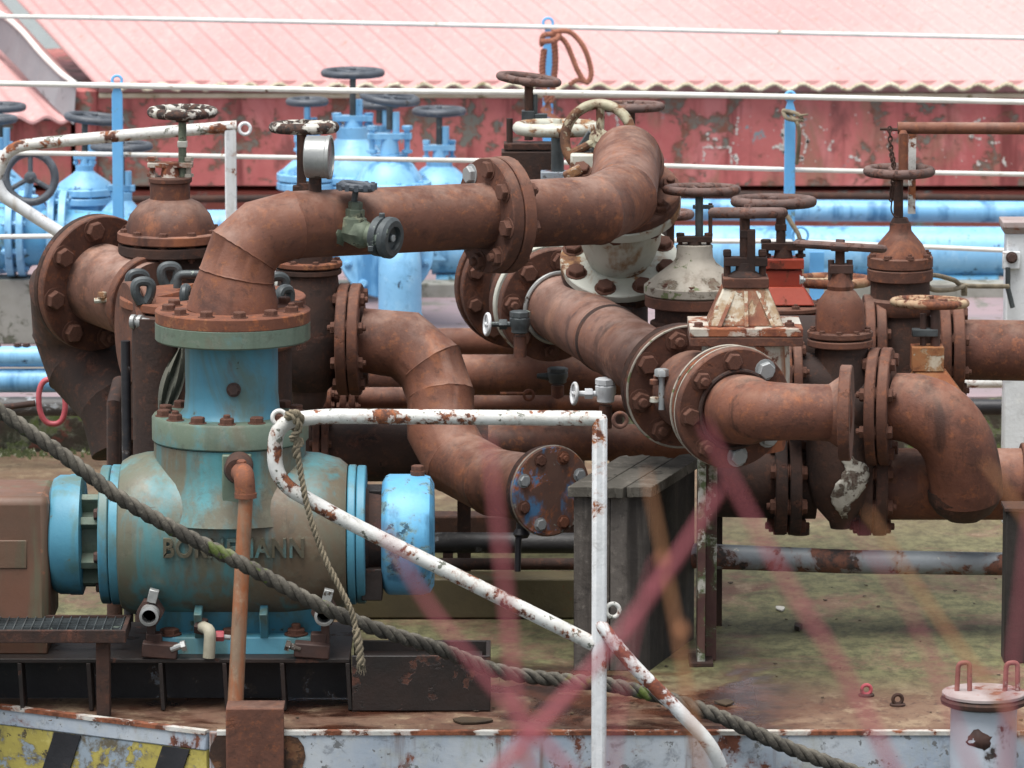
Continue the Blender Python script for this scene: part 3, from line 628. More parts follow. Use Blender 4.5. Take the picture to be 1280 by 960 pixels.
# make the posts stand: plates down to the raised deck
for p_, px, Y in ((p1, 146, 3.9), (p2, 988, 3.9), (p3, 685, 6.6)):
    b = P(px, 345 if px == 146 else (372 if px == 988 else 300), Y); p_.part('foot', MB().box((b.x, Y + .01, (b.z + .188) / 2), (.05, .024, max(.01, b.z - .188))), 'blue_post')
gW = 'white guard wires'
def wire(label, pts, r=2.6, Y=3.9):
    s = S(Y); return solo('guard_wire', label, 'wire', MB().tube(smooth_path([P(x, y, Y) for x, y in pts], 6), r * s, 10), 'wire', gW)
wire('topmost white guard wire, crossing the pink roof', [(-90, 19), (200, 24), (685, 34), (980, 41), (1380, 50)], 2.8, 6.6)
wire('white guard wire along the roof eave, second from top', [(-90, 103), (146, 107), (420, 113), (700, 116), (988, 121), (1380, 130)], 3.6, 3.9)
wire('white guard wire crossing the middle of the red wall', [(-60, 190), (146, 193), (420, 198), (700, 203), (988, 212), (1380, 220)], 3.0, 3.95)
wire('lowest white guard wire, in front of the thick blue pipe', [(-60, 297), (80, 295), (500, 292), (840, 301), (988, 302), (1140, 308), (1258, 313)], 3.0, 3.9)
s = S(6.5)
r_ = MB(); rope_mesh(r_, [P(680, 62, 6.5), P(678, 90, 6.5), P(684, 128, 6.5)], 4.2 * s, 14 * s); rope_mesh(r_, [P(692, 44, 6.5), P(694, 80, 6.5), P(688, 128, 6.5)], 4.2 * s, 14 * s)
rope_mesh(r_, [P(690, 40, 6.45), P(712, 40, 6.45), P(730, 60, 6.45), P(739, 90, 6.45), P(733, 103, 6.45), P(722, 88, 6.45), P(708, 55, 6.45), P(694, 42, 6.45)], 3.4 * s, 12 * s)
rope_mesh(r_, [P(676, 52, 6.42), P(694, 50, 6.4), P(698, 44, 6.45), P(680, 44, 6.45), P(677, 56, 6.5)], 3.6 * s, 12 * s)
rope_mesh(r_, [P(733, 103, 6.45), P(722, 100, 6.45), P(712, 106, 6.45)], 3 * s, 12 * s)
for k in range(14): r_.tube([P(686, 126, 6.5), P(684 + random.uniform(-8, 6), 138, 6.5), P(686 + random.uniform(-14, 20), 152, 6.48)], .9 * s, 5)
solo('hanging_rope', 'orange brown rope looped and tied to the top centre blue post', 'rope', r_, 'rope_orange')
s = S(3.8); r_ = MB(); rope_mesh(r_, [P(980, 138, 3.85), P(996, 142, 3.8), P(1002, 150, 3.8), P(984, 148, 3.8), P(980, 138, 3.88), P(994, 150, 3.8), P(999, 168, 3.8), P(996, 205, 3.85)], 2.6 * s, 9 * s)
r_.tube([P(994, 145, 3.8), P(1010, 143, 3.78)], 1.4 * s, 6)
solo('tied_rope', 'brown cord knotted round the blue post on the right', 'rope', r_, 'rope_small')
s = S(3.6); solo('cord', 'grey cord hanging beside the red valve to the deck', 'rope', MB().tube(smooth_path([P(978, 262, 3.6), P(990, 280, 3.6), P(1000, 300, 3.6), P(1002, 345, 3.6)], 6), 3 * s, 8), 'rope_small')
# ================================================================ PUMP
YP = -.28; s = S(YP)
t = T('screw_pump', 'large teal and brown cast pump with raised maker name, bolted to the dark bed', 'pump', P(290, 822, YP)); PU = t
cz = P(290, 668, YP).z; bx = lambda px: P(px, 668, YP).x; c0 = V((bx(150), YP, cz))
prof = [(84, 0), (93, 4), (99, 14), (104, 34), (106, 70), (106, 210), (103, 250), (96, 276), (88, 286)]
t.part('body', MB().lathe(c0, X_, [(r * s, x * s) for r, x in prof], 72), 'teal')
def vl(cx, prof, seg=56): z0 = P(cx, prof[0][1], YP); return MB().lathe(z0, Z_, [(r * s, P(cx, y, YP).z - z0.z) for r, y in prof], seg)
t.part('turret', vl(288, [(118, 640), (104, 610), (97, 592), (95, 575), (95, 550)]), 'teal')
o = t.part('turret_flange', vl(288, [(96, 549), (98, 547), (98, 520), (96, 517)]), 'teal_green')
for j in range(14):
    a = 2 * math.pi * (j + .5) / 14; c = P(288, 517, YP) + V((math.cos(a), math.sin(a), 0)) * 84 * s; t.bolt(o, c, Z_, 9 * s, 'bolt', .9)
t.part('neck', vl(290, [(66, 517), (60, 510), (58, 490), (58, 424)]), 'teal_blue')
pl = MB(); pc = P(295, 478, YP) + V((0, -58.5 * s, 0)); pl.hexp(pc, (0, -1, 0), 7 * s, 5 * s); pl.lathe(pc + V((0, .004, 0)), (0, -1, 0), [(9 * s, 0), (9 * s, 4 * s)], 18); t.part('plug', pl, 'bolt_dark')
t.part('top_flange', vl(291, [(95, 424), (97, 422), (97, 402), (96, 401)], 64), 'teal_green')
# side plate where the drain pipe enters
t.part('boss', MB().box(P(301, 590, YP) + V((0, -95 * s, 0)), (36 * s, 16 * s, 78 * s)), 'teal_green', bevel=.004)
# bearing flanges
for nm, px, w, r in (('end_flange', 128, 12, 87), ('end_flange', 141, 13, 88), ('end_flange', 436, 10, 88), ('end_flange', 447, 11, 87)):
    o = t.part(nm, MB().disc(V((bx(px), YP, cz)), X_, r * s, w * s, 64), 'teal_blue')
o1 = t.part('bearing_hub', MB().lathe(V((bx(96), YP, cz)), X_, [(52 * s, 0), (46 * s, 6 * s), (46 * s, 34 * s)], 40), 'teal_green')
for j in range(8):
    a = 2 * math.pi * (j + .3) / 8; e = V((0, math.cos(a), math.sin(a)))
    t.bolt(o1, V((bx(127), YP, cz)) + e * 70 * s, -X_, 7 * s, 'bolt_dark')
for a in (R(205), R(238), R(155), R(125), R(275)):
    e = V((0, math.cos(a), math.sin(a))); q = V((bx(115), YP, cz)) + e * 56 * s
    t.part('hub_rib', MB().box(q, (30 * s, 10 * s, 22 * s), Matrix.Rotation(a - R(90), 3, 'X')), 'teal_green', bevel=.002)
t.part('bearing_cover', MB().lathe(V((bx(64), YP, cz)), X_, [(60 * s, 0), (70 * s, 4 * s), (75 * s, 12 * s), (75 * s, 24 * s), (76 * s, 26 * s), (76 * s, 40 * s), (70 * s, 42 * s)], 56), 'teal_blue')
t.part('drive_neck', MB().lathe(V((bx(457), YP, cz)), X_, [(62 * s, 0), (52 * s, 5 * s), (48 * s, 28 * s)], 40), 'rust_dark')
t.part('bearing_cover', MB().lathe(V((bx(478), YP, cz)), X_, [(66 * s, 0), (74 * s, 5 * s), (76 * s, 9 * s), (76 * s, 50 * s), (73 * s, 60 * s), (64 * s, 65 * s)], 56), 'blue_d')
pc = P(522, 598, YP); pc.z = cz + 75 * s
t.part('oil_plug', MB().lathe(pc, Z_, [(9 * s, 0), (9 * s, 6 * s)], 16).hexp(pc + Z_ * 6 * s, Z_, 8 * s, 7 * s), 'bolt')
t.part('cover_bracket', MB().box(V((bx(466), YP - .06, cz - 54 * s)), (26 * s, .12, 40 * s)), 'frame', bevel=.003); t.part('cover_bracket', MB().box(V((bx(466), YP + .1, cz + 40 * s)), (22 * s, .1, 24 * s)), 'frame', bevel=.003)
# foot
z822 = P(290, 818, -.45).z
ft = MB(); ft.frustum(V((bx(300), YP, z822)), (212 * s, .36), V((bx(300), YP, z822 + 22 * s)), (206 * s, .34)); t.part('foot', ft, 'teal_blue', bevel=.004)
sd_ = MB(); sd_.frustum(V((bx(300), YP, z822 + 20 * s)), (206 * s, .22), V((bx(300), YP, cz - 60 * s)), (206 * s, .30)); t.part('saddle', sd_, 'teal_blue', bevel=.004)
for px in (252, 333):
    x = bx(px); t.part('rib', MB().prism([V((x - 5 * s, YP - .17, z822 + 20 * s)), V((x - 5 * s, YP - .10, z822 + 20 * s)), V((x - 5 * s, YP - .10, cz - 70 * s)), V((x - 5 * s, YP - .225, cz - 82 * s))], (10 * s, 0, 0)), 'teal_blue', bevel=.003)
for px in (215, 292, 372):
    t.bolt(PU.e, V((bx(px), YP - .14, z822 + 23 * s)), Z_, 12 * s, 'bolt', .6, name='foot_bolt')
# raised maker name bent onto the barrel
cu = bpy.data.curves.new('txt', 'FONT'); cu.body = 'BORNEMANN'; cu.align_x = 'LEFT'; cu.extrude = .02; cu.offset = .022; cu.size = 1; cu.space_character = 1.12; cu.bevel_depth = .006
tx = bpy.data.objects.new('txt', cu); COL.objects.link(tx); bpy.context.view_layer.update()
tm = bpy.data.meshes.new_from_object(tx.evaluated_get(bpy.context.evaluated_depsgraph_get())); bpy.data.objects.remove(tx)
xs = [v.co.x for v in tm.vertices]; ys = [v.co.y for v in tm.vertices]; kx = 174 * s / (max(xs) - min(xs)); ky = 25 * s / (max(ys) - min(ys))
mb = MB(); vs_ = []
RB = 106 * s; zt_ = P(290, 697, YP - RB).z
for v in tm.vertices:
    z = zt_ + (v.co.y - min(ys)) * ky; y = YP - math.sqrt(max(0, RB * RB - (z - cz) ** 2)) - v.co.z * .32 - .003
    vs_.append(V((bx(211) + (v.co.x - min(xs)) * kx, y, z)))
mb.add(vs_, [tuple(p.vertices) for p in tm.polygons]); t.part('raised_lettering', mb, 'teal_letter' if M.setdefault('teal_letter', mat('lettering_paint', '4a4538', '57523f', 8, soft=(('4c7a7e', .4, 6),), rough=.5)) else '', sharp=30)
# gearbox at far left
t = T('gearbox', 'brown grimy gearbox housing left of the pump, behind the grating step', 'gearbox', P(20, 822, YP))
x0_, x1_ = bx(-150), bx(67); zt_ = P(0, 621, -.42).z; zb_ = z822 + .01
t.part('housing', MB().box(((x0_ + x1_) / 2, YP, (zt_ + zb_) / 2 + .02), (x1_ - x0_, .30, zt_ - zb_ - .04)), 'brown_paint', bevel=.022)
t.part('cover_panel', MB().box((bx(-30), YP - .149, P(0, 693, YP - .15).z), (140 * s, .008, 36 * s)), mat('brown_panel', '5f4638', '644c3c', 4, streak=('55503f', .3), rough=.55), bevel=.003)
t.part('foot', MB().box(((x0_ + x1_) / 2, YP - .01, zb_ + .01), (x1_ - x0_ - .01, .34, .035)), 'brown_paint', bevel=.004)
# ---------------------------------------------------------------- PUMP BED
t = T('pump_bed', 'low dark rusty steel bed frame with vertical webs under the pump', 'frame', P(300, 885, -.5))
yf = -.525; zf = P(300, 824, yf).z
def fx(px, y=yf): return P(px, 850, y).x
t.part('top_plate', MB().box(((fx(-200) + fx(437)) / 2, -.27, zf - .006), (fx(437) - fx(-200), .50, .012)), 'frame', bevel=.002)
for px in (-60, 22, 108, 198, 278, 350, 432):
    t.part('web', MB().prism([V((fx(px), yf, zf - .012)), V((fx(px + 5), yf, zf - .012)), V((fx(px + 8), yf - .0, .004)), V((fx(px + 3), yf - .0, .004))], (0, .1, 0)), 'frame', bevel=.001)
t.part('back_web', MB().box(((fx(-200) + fx(437)) / 2, -.36, zf / 2 - .004), (fx(437) - fx(-200), .012, zf - .014)), 'black_paint')
# open tray to the right
xa, xb = fx(440), fx(613); zt3 = P(500, 818, yf).z
t.part('tray_side', MB().box(((xa + xb) / 2, yf, zt3 / 2), (xb - xa, .012, zt3 - .006)), 'frame', bevel=.002)
t.part('tray_side', MB().box(((xa + xb) / 2, yf + .20, zt3 / 2), (xb - xa, .012, zt3 - .006)), 'frame', bevel=.002)
t.part('tray_end', MB().box((xb - .006, yf + .10, zt3 / 2), (.012, .186, zt3 - .006)), 'frame', bevel=.002)
t.part('tray_floor', MB().box(((xa + xb) / 2 - .008, yf + .1, zt3 - .035), (xb - xa - .03, .18, .01)), 'frame')
# clamps and open pipe ends at both lower corners
for px, dx, lb in ((186, 0, 'left'), (405, 1, 'right')):
    c = P(px, 771, -.56); t = T('pipe_stub', 'short bright open pipe end with handle at the pump foot, %s one' % ('under the thick rope' if dx else 'beside the grating step'), 'pipe', (c.x, -.5, z822), 'open pipe ends at the pump foot')
    m_ = MB(); rr_ = 12 * s
    m_.rings([[c + V((math.cos(2 * math.pi * j / 24) * q, d, math.sin(2 * math.pi * j / 24) * q)) for j in range(24)] for q, d in ((rr_, .16), (rr_, 0), (rr_ * .72, -.002), (rr_ * .7, .05))], caps=(True, True))
    t.part('pipe', m_, 'steel'); t.part('handle', MB().box(c + V((4 * s, .05, 22 * s)), (12 * s, .03, 16 * s), Matrix.Rotation(.25, 3, 'Y')), 'steel', bevel=.002)
    t.part('fitting', MB().lathe(c + V((0, .05, 0)), Y_, [(17 * s, 0), (17 * s, .05)], 6), 'bolt_dark')
    t.part('stand', MB().box(V((c.x, -.47, (c.z - rr_ + z822) / 2)), (10 * s, .03, max(.01, c.z - rr_ - z822))), 'bolt_dark')
for px in (200, 390):
    c = P(px, 812, -.5); t = T('clamp', 'grimy dark clamp block with screw at the %s corner of the pump foot' % ('left' if px < 300 else 'right'), 'clamp', c, 'clamps on the pump foot')
    t.part('block', MB().box(c, (44 * s, .05, 18 * s), Matrix.Rotation(.08, 3, 'Y')).box(c + V((-8 * s if px < 300 else 8 * s, .03, 12 * s)), (20 * s, .04, 14 * s)), 'bolt_dark', bevel=.004)
    sg = 1 if px < 300 else -1; t.part('screw', MB().tube([c + V((sg * 14 * s, -.02, 2 * s)), c + V((sg * 30 * s, -.02, 8 * s))], 4 * s, 10).hexp(c + V((sg * 27 * s, -.02, 6 * s)), V((sg, 0, .3)), 7 * s, 6 * s), 'steel')
c = P(260, 790, -.5); t = T('drain_hose', 'short off white bent hose below the pump foot', 'hose', P(262, 822, -.52))
t.part('hose', MB().tube(fillet([P(250, 782, -.47), P(263, 788, -.53), P(261, 822, -.53)], .02), 7.5 * s, 14), 'gum')
t.part('fitting', MB().hexp(P(246, 781, -.47), V((1, -.3, -.2)), 11 * s, 12 * s), 'bolt_dark')
t = T('red_fitting', 'small faded red pipe fitting with bright screw on the pump foot', 'fitting', P(275, 800, -.5))
t.part('body', MB().hexp(P(270, 795, -.5), X_, 7 * s, 10 * s), 'red_ring'); t.part('screw', MB().tube([P(279, 796, -.5), P(288, 797, -.5)], 3.2 * s, 10), 'steel')
# ================================================================ LONG RUSTY PIPE (from pump, over to the white tilted valve)
t = T('discharge_pipe', 'long rusty welded pipe rising from pump, with bolted flange and elbows', 'pipe', P(290, 402, YP)); s = S(-.15)
pc = P(291, 402, YP); o = t.part('base_flange', MB().disc(pc, Z_, 97 * S(YP), P(291, 386, YP).z - pc.z, 64), 'rust_bright')
for j in range(12):
    a = 2 * math.pi * (j + .3) / 12; t.bolt(o, V((pc.x, pc.y, P(291, 386, YP).z)) + V((math.cos(a), math.sin(a), 0)) * 80 * S(YP), Z_, 8.5 * S(YP), 'bolt', .9)
path = [(291, 390, -.28, 58), (293, 368, -.28, 54), (296, 344, -.28, 47), (305, 313, -.275, 44), (328, 292, -.26, 43), (366, 281, -.23, 42), (620, 269, .09, 41)]
t.part('riser', MB().tube([P(x, y, Y) for x, y, Y, r in path], [r * S(Y) for x, y, Y, r in path], 48, weld=.03, at=(2, 3, 5)), 'rust')
ax = (P(620, 269, .09) - P(362, 281, -.235)).normalized(); r1 = 41 * S(.09)
c = P(606, 269.6, .07)
t.flange(c, ax, 72 * S(.09), .036, 'rust_flange', 8, 11 * S(.09), .82, (0,), ph=.2, zinc=(3, 5), bm='bolt')
t.flange(c + ax * .039, ax, 73 * S(.09), .036, 'rust_flange', 8, 10 * S(.09), .82, (1,), ph=.2)
p2_ = [(622, 268.9, .095, 42), (745, 263, .25, 42.5), (778, 247, .42, 42.5), (784, 200, .84, 42), (787, 206, .98, 42), (780, 238, 1.04, 42)]
t.part('bend', MB().tube([P(x, y, Y) for x, y, Y, r in p2_], [r * S(Y) for x, y, Y, r in p2_], 48, weld=.03), 'rust')
t.part('white_scratches', MB().prism([P(699, 236, .155), P(701, 240, .155), P(706, 251, .15), P(708, 250, .15), P(705, 240, .155)], (0, -.001, 0)), 'litter')
TILT = V((0, -.52, .854)).normalized()
cu_ = P(776, 247, 1.0)
o = t.flange(cu_, TILT, 74 * S(1.0), .03, 'rust_flange', 8, 10.5 * S(1.0), .84, (1,), ph=.15)
# gauge and small hose valve on the long pipe
g = T('pressure_gauge', 'round grey steel gauge seen edge on, standing on the long rusty pipe', 'gauge', P(394, 245, -.2)); s = S(-.2)
gc = P(383, 196, -.2); gx = V((.99, -.13, 0)).normalized()
g.part('stem', MB().tube([P(394, 252, -.2), P(394, 212, -.2)], 8 * s, 16).lathe(P(394, 246, -.2), Z_, [(14 * s, -4 * s), (11 * s, 2 * s), (8 * s, 8 * s)], 20), 'rust_dark')
cs = g.part('case', MB().lathe(gc, gx, [(25 * s, 0), (26.5 * s, 1.5 * s), (26.5 * s, 26 * s), (27.5 * s, 27 * s), (27.5 * s, 31 * s), (24 * s, 31.5 * s), (23.5 * s, 29 * s)], 48), 'steel')
g.part('dial', MB().disc(gc + gx * 27.5 * s, gx, 23.4 * s, 2 * s), 'glass', cs)
g = T('hose_valve', 'small dark green hose valve with tiny handwheel on side of the long pipe', 'valve', P(460, 300, -.25)); s = S(-.25)
A = V((.86, -.5, -.06)).normalized(); c = P(424, 288, -.22)
g.part('boss', MB().lathe(c - A * 20 * s, A, [(24 * s, 0), (19 * s, 12 * s), (16 * s, 22 * s)], 28), 'rust')
g.part('body', MB().lathe(c, A, [(20 * s, 0), (20 * s, 9 * s), (14 * s, 12 * s), (19 * s, 30 * s), (17 * s, 40 * s), (13 * s, 44 * s)], 8).lathe(c + A * 44 * s, A, [(14 * s, 0), (14 * s, 10 * s)], 24), 'bronze')
cp = c + A * 53 * s
k_ = g.part('coupling', MB().lathe(cp, A, [(19 * s, 0), (25 * s, 3 * s), (25 * s, 12 * s), (22 * s, 13 * s), (22 * s, 16 * s), (26 * s, 17 * s), (26 * s, 24 * s), (22 * s, 28 * s), (15 * s, 28 * s), (14 * s, 22 * s), (6 * s, 20 * s), (5 * s, 25 * s), (1, 25 * s)][:-1] + [(.5 * s, 25 * s)], 36), 'gunmetal')
lg = MB(); u_, w_ = frame_of(A)
for j in range(3):
    a = 2.1 * j + .5; lg.box(cp + A * 8 * s + (u_ * math.cos(a) + w_ * math.sin(a)) * 26 * s, (7 * s, 9 * s, 7 * s))
g.part('spindle_tip', MB().disc(cp + A * 24 * s, A, 4.5 * s, 3 * s), 'zinc', k_)
g.part('lug', lg, 'gunmetal', k_, bevel=.002)
b0 = c + A * 22 * s
g.part('bonnet', MB().lathe(b0, V((.05, .0, 1)), [(17 * s, 0), (15 * s, 18 * s), (9 * s, 22 * s)], 24).hexp(b0 + V((.05, 0, 1)) * 20 * s, V((.05, 0, 1)), 12 * s, 10 * s).hexp(b0 + V((.05, 0, 1)) * 30 * s, V((.05, 0, 1)), 9 * s, 9 * s), 'bronze')
g.part('stem', MB().tube([b0 + Z_ * 38 * s, b0 + V((.05, 0, 1)) * 58 * s], 4 * s, 10), 'gunmetal')
wm = MB(); wc = b0 + V((.06, 0, 1)) * 58 * s
wm.torus(wc, V((.1, 0, 1)), 19 * s, 5 * s, 40, 10)
wm.lathe(wc - Z_ * 3 * s, V((.1, 0, 1)), [(17 * s, 0), (17 * s, 4 * s)], 24)
for j in range(12): a = 2 * math.pi * j / 12; wm.box(wc + V((math.cos(a), math.sin(a), 0)) * 23 * s, (5 * s, 5 * s, 8 * s))
g.part('handwheel', wm, 'wheel_black')
# ---------------------------------------------------------------- white tilted valve below the bend
s = S(1.0); t = T('white_check_valve', 'tilted white flanged valve body with rust stains under the pipe bend', 'valve', P(772, 375, .98))
t.flange(cu_, -TILT, 75 * s, .032, 'cream', 8, 9 * s, .84, (1,), ph=.15)
cl_ = cu_ - TILT * (98 * s)
t.part('body', MB().lathe(cl_, TILT, [(38 * s, -2 * s), (44 * s, 10 * s), (51 * s, 34 * s), (52 * s, 60 * s), (48 * s, 92 * s)], 44), 'cream')
t.flange(cl_ + TILT * .0, -TILT, 75 * s, .026, 'cream', 8, 11 * s, .82, (0,), ph=.4)
t.flange(cl_ - TILT * .029, -TILT, 74 * s, .026, 'rust_dark', 0, 9 * s)
pg = cl_ + V((0, -48 * s, 30 * s))
t.part('plug', MB().hexp(pg, V((0, -1, .2)), 9 * s, 8 * s).lathe(pg, V((0, -1, .2)), [(11 * s, 0), (10 * s, 3 * s)], 16), 'bolt')
t.part('rib', MB().box(pg + V((0, .012, -20 * s)), (7 * s, .04, 30 * s)).box(pg + V((0, .02, 28 * s)), (7 * s, .04, 36 * s)), 'cream', bevel=.002)
t.part('lug', MB().box(P(728, 205, 1.1), (30 * s, .05, 26 * s)).box(P(716, 216, 1.05), (24 * s, .04, 12 * s), Matrix.Rotation(-.5, 3, 'Y')), 'cream', bevel=.006)
t.part('stub', MB().tube([cl_ - TILT * .05, cl_ - TILT * .10, P(774, 432, .98)], 36 * s, 32), 'rust_dark')
# cream upright wheel behind it
t = T('gear_operator', 'dark gear operator with large upright cream handwheel behind the pipe bend', 'valve operator', P(755, 240, 1.5)); s = S(1.5)
t.wheel(P(748, 173, 1.35), V((-.28, -1, .22)), 49 * s, 6.5 * s, 'cream_rust' if M.setdefault('cream_rust', mat('cream_rusting', 'a9a48c', '8f8870', 7, chips=('4a3226', '6f4c34', .62, 6), rough=.5, bump=.5)) else '', 3, .26, drop=6 * s, spk=.8, up=True)
t.part('spider', MB().lathe(P(756, 178, 1.38), V((0, -1, 0)), [(14 * s, 0), (10 * s, 10 * s)], 24).tube([P(756, 178, 1.4), P(790, 196, 1.5)], 5 * s, 10), 'gunmetal')
t.part('housing', MB().box(P(745, 200, 1.55), (54 * s, .06, 26 * s), Matrix.Rotation(.2, 3, 'Y')).lathe(P(738, 214, 1.52), V((0, -1, 0)), [(26 * s, -20 * s), (26 * s, 10 * s)], 28), 'black_paint', bevel=.003)
t.part('arm', MB().box(P(770, 186, 1.5), (60 * s, .03, 7 * s)).box(P(730, 178, 1.5), (8 * s, .03, 30 * s), Matrix.Rotation(.6, 3, 'Y')), 'gunmetal', bevel=.002)
t.part('pedestal', MB().tube([P(748, 214, 1.55), P(750, 330, 1.55)], 20 * s, 20), 'rust_dark')
hz = dict(zc=0)
valve('gate_valve', 'valve whose rusty edge-on wheel shows right of the cream upright wheel', 788, 2.3, 330, [('W', 'wheel_rust', 133, 43, 5, 4, V((0, .02, 1))), ('S', 'stem', 'rust_dark', 6, 133, 210), ('L', 'bonnet', 'rust_dark', [(46, 330), (44, 250), (22, 225), (20, 205)])])
# ================================================================ DIAGONAL BIG PIPE
YA, YB = 1.25, .25; s = S(.8)
t = T('diagonal_pipe', 'thick rusty pipe running from back left flange down to the front right flange', 'pipe', P(700, 430, 1.2))
a, b = P(694, 382, YA), P(862, 487, YB); D = (b - a).normalized()
t.part('pipe', MB().tube([a, a + D * .42, b], 43 * S(.75), 48, weld=.03), 'rust_pale')
t.part('collar_seam', MB().lathe(a + D * .44, D, [(43 * s, -.012), (44.5 * s, 0), (43 * s, .012)], 44), 'rust_dark')
t.flange(a, -D, 72 * S(YA), .035, 'rust_flange', 8, 11 * s, .8, (0,), ph=.1)
t.part('hose_clip', MB().torus(a + D * .03, D, 44.5 * S(YA), 3 * s, 60, 8), 'steel')
t.part('gasket_ring', MB().disc(a - D * .05, -D, 73 * S(YA), .02), 'cream')
t.flange(a - D * .085, -D, 71 * S(YA), .03, 'rust_flange', 8, 9 * s, .8, (0,))
t.part('spool', MB().tube([a - D * .08, a - D * .30], 48 * s, 36), 'rust_dark')
t.flange(a - D * .27, -D, 80 * S(1.6), .03, 'rust_flange', 10, 9 * s, .84, (0,))
t.flange(a - D * .31, -D, 82 * S(1.6), .03, 'rust_flange', 10, 9 * s, .84, (1,))
t.flange(b - D * .10, D, 76 * S(YB), .03, 'rust_dark', 8, 11 * s, .82, (0,))
t.flange(b - D * .06, D, 78 * S(YB), .028, 'rust_flange', 8, 12 * s, .8, (1,), ph=.3)
t.part('rim', MB().torus(b - D * .033, D, 78 * S(YB), 1.6 * s, 64, 6), 'white_gray')
t.part('far_pipe', MB().tube([a - D * .3, a - D * .42, P(692, 388, 2.6), V((P(692, 388, 2.6).x, 2.6, .0))], 44 * s, 30), 'rust_dark')
# centre valve with tilted wheel, and the white edge-on wheel
valve('gate_valve', 'dark rusty gate valve with tilted brown wheel, left of the cream wheels', 661, 2.0, 360,
      [('W', 'wheel_rust', 99, 41, 5, 4, V((.12, 0, 1)), 0, 4), ('S', 'stem', 'rust_dark', 5.5, 104, 175), ('B', 'clamp', 'gunmetal', 652, 668, 138, 152, 14), ('B', 'indicator', 'gunmetal', 668, 684, 142, 156, 10), ('S', 'pointer', 'gunmetal', 3, 118, 150, 8),
       ('B', 'bridge', 'rust_dark', 630, 690, 178, 186, 30), ('B', 'yoke_block', 'rust_dark', 627, 690, 188, 240, 40), ('S', 'gland_bolt', 'rust_dark', 4, 148, 182, -24), ('L', 'body', 'rust_dark', [(50, 360), (52, 300), (40, 240)])])
valve('gate_valve', 'valve with cream edge-on wheel and grey bracket, centre of the cream cluster', 697, 1.75, 330,
      [('W', 'cream', 160, 56, 8, 4, V((0, .02, 1)), 0, 0, 1.0), ('S', 'stem', 'gunmetal', 8, 165, 225), ('B', 'bracket', 'hull', 676, 711, 214, 236, 26), ('L', 'body', 'rust_dark', [(40, 330), (40, 250), (30, 236)])])
# ================================================================ LEFT CLUSTER
s = S(.75)
valve('gate_valve', 'big rusty domed gate valve with flaking black and white wheel, upper left', 213, .85, 520,
      [('W', 'wheel_white', 140, 44, 6.5, 4, V((0, .0, 1)), 15, 6), ('S', 'stem', 'bronze', 5, 148, 222, 15), ('B', 'stem_nut', 'cream', 222, 234, 176, 184, 12), ('G', 'rust_white', 197, 222, 28, 6),
       ('D', 'gland_flange', 'rust_flange', 221, 228, 27, 0, 4), ('L', 'bonnet', 'rust', [(56, 291), (55, 282), (50, 268), (38, 254), (25, 248), (25, 228)]),
       ('D', 'bonnet_flange', 'rust', 289, 301, 66, 10, 5.5, 'bolt'), ('D', 'body_flange', 'rust_dark', 304, 317, 65, 10, 5, 'bolt', True), ('L', 'body', 'rust_dark', [(50, 520), (52, 360), (50, 317)])]
      if M.setdefault('rust_white', M['white_rust_mix']) else [])
# large flange, elbow and pipe, far left
t = T('elbow_pipe', 'big rusty elbow with large bolted flange at the left, behind the strainer', 'pipe', P(110, 470, .9)); s = S(.9)
A = V((.62, -.76, -.10)).normalized(); fc = P(118, 352, .95)
t.flange(fc, A, 86 * s, .03, 'rust_flange', 8, 12 * s, .82, (1,), ph=.25, zinc=(4,))
t.flange(fc - A * .004, -A, 85 * s, .02, 'rust_dark', 8, 11 * s, .82, (1,), ph=.25)
t.part('pipe', MB().tube([fc, fc + A * .30], 51 * s, 44), 'rust_pale')
t.part('clamp_ring', MB().disc(fc + A * .25, A, 57 * s, .03), 'rust_flange')
t.part('clamp_screw', MB().tube([P(118, 376, .7), P(140, 374, .7)], 3.5 * s, 8).hexp(P(128, 372, .7), Z_, 6 * s, 7 * s), 'cream')
el = [fc - A * .03, fc - A * .12 + V((0, 0, -.06)), P(92, 410, 1.15), P(108, 455, 1.12), P(150, 500, 1.0), P(165, 560, .95)]
t.part('elbow', MB().tube(el, 52 * s, 36, weld=.02), 'rust_dark')
t.part('leg', MB().tube([P(165, 540, .95), V((P(165, 560, .95).x, .95, .003))], 28 * s, 28), 'rust_dark')
# strainer with lid and lifting eyes
Ys = .35; s = S(Ys); t = T('strainer', 'rusty round strainer with lid and grey lifting eyes behind the pump', 'strainer', P(268, 600, Ys))
lc = P(266, 380, Ys)
t.part('lid', MB().disc(lc, Z_, 116 * s, 11 * s, 64), 'rust_bright')
t.part('lid_rib', MB().prism([lc + V((-70 * s, -.03, 11 * s)), lc + V((20 * s, -.03, 11 * s)), lc + V((20 * s, -.03, 22 * s)), lc + V((-30 * s, -.03, 20 * s))], (0, .012, 0)), 'rust_bright', bevel=.002); t.part('lid_rib', MB().prism([lc + V((-50 * s, .10, 11 * s)), lc + V((30 * s, .10, 11 * s)), lc + V((30 * s, .1, 24 * s)), lc + V((-20 * s, .1, 22 * s))], (0, .012, 0)), 'rust_bright', bevel=.002)
t.part('lid_handle', MB().tube(fillet([P(222, 366, .5), P(222, 343, .5), P(262, 343, .5), P(262, 366, .5)], .02), 5.5 * s, 12), 'gunmetal')
t.part('shell', MB().lathe(V((lc.x, Ys, .02)), Z_, [(96 * s, 0), (98 * s, .1), (98 * s, lc.z - .06), (104 * s, lc.z - .05), (104 * s, lc.z - .022)], 52), 'rust_dark')
t.part('shell_hoop', MB().torus(V((lc.x, Ys, lc.z - .11)), Z_, 99 * s, 4 * s, 60, 8), 'rust')
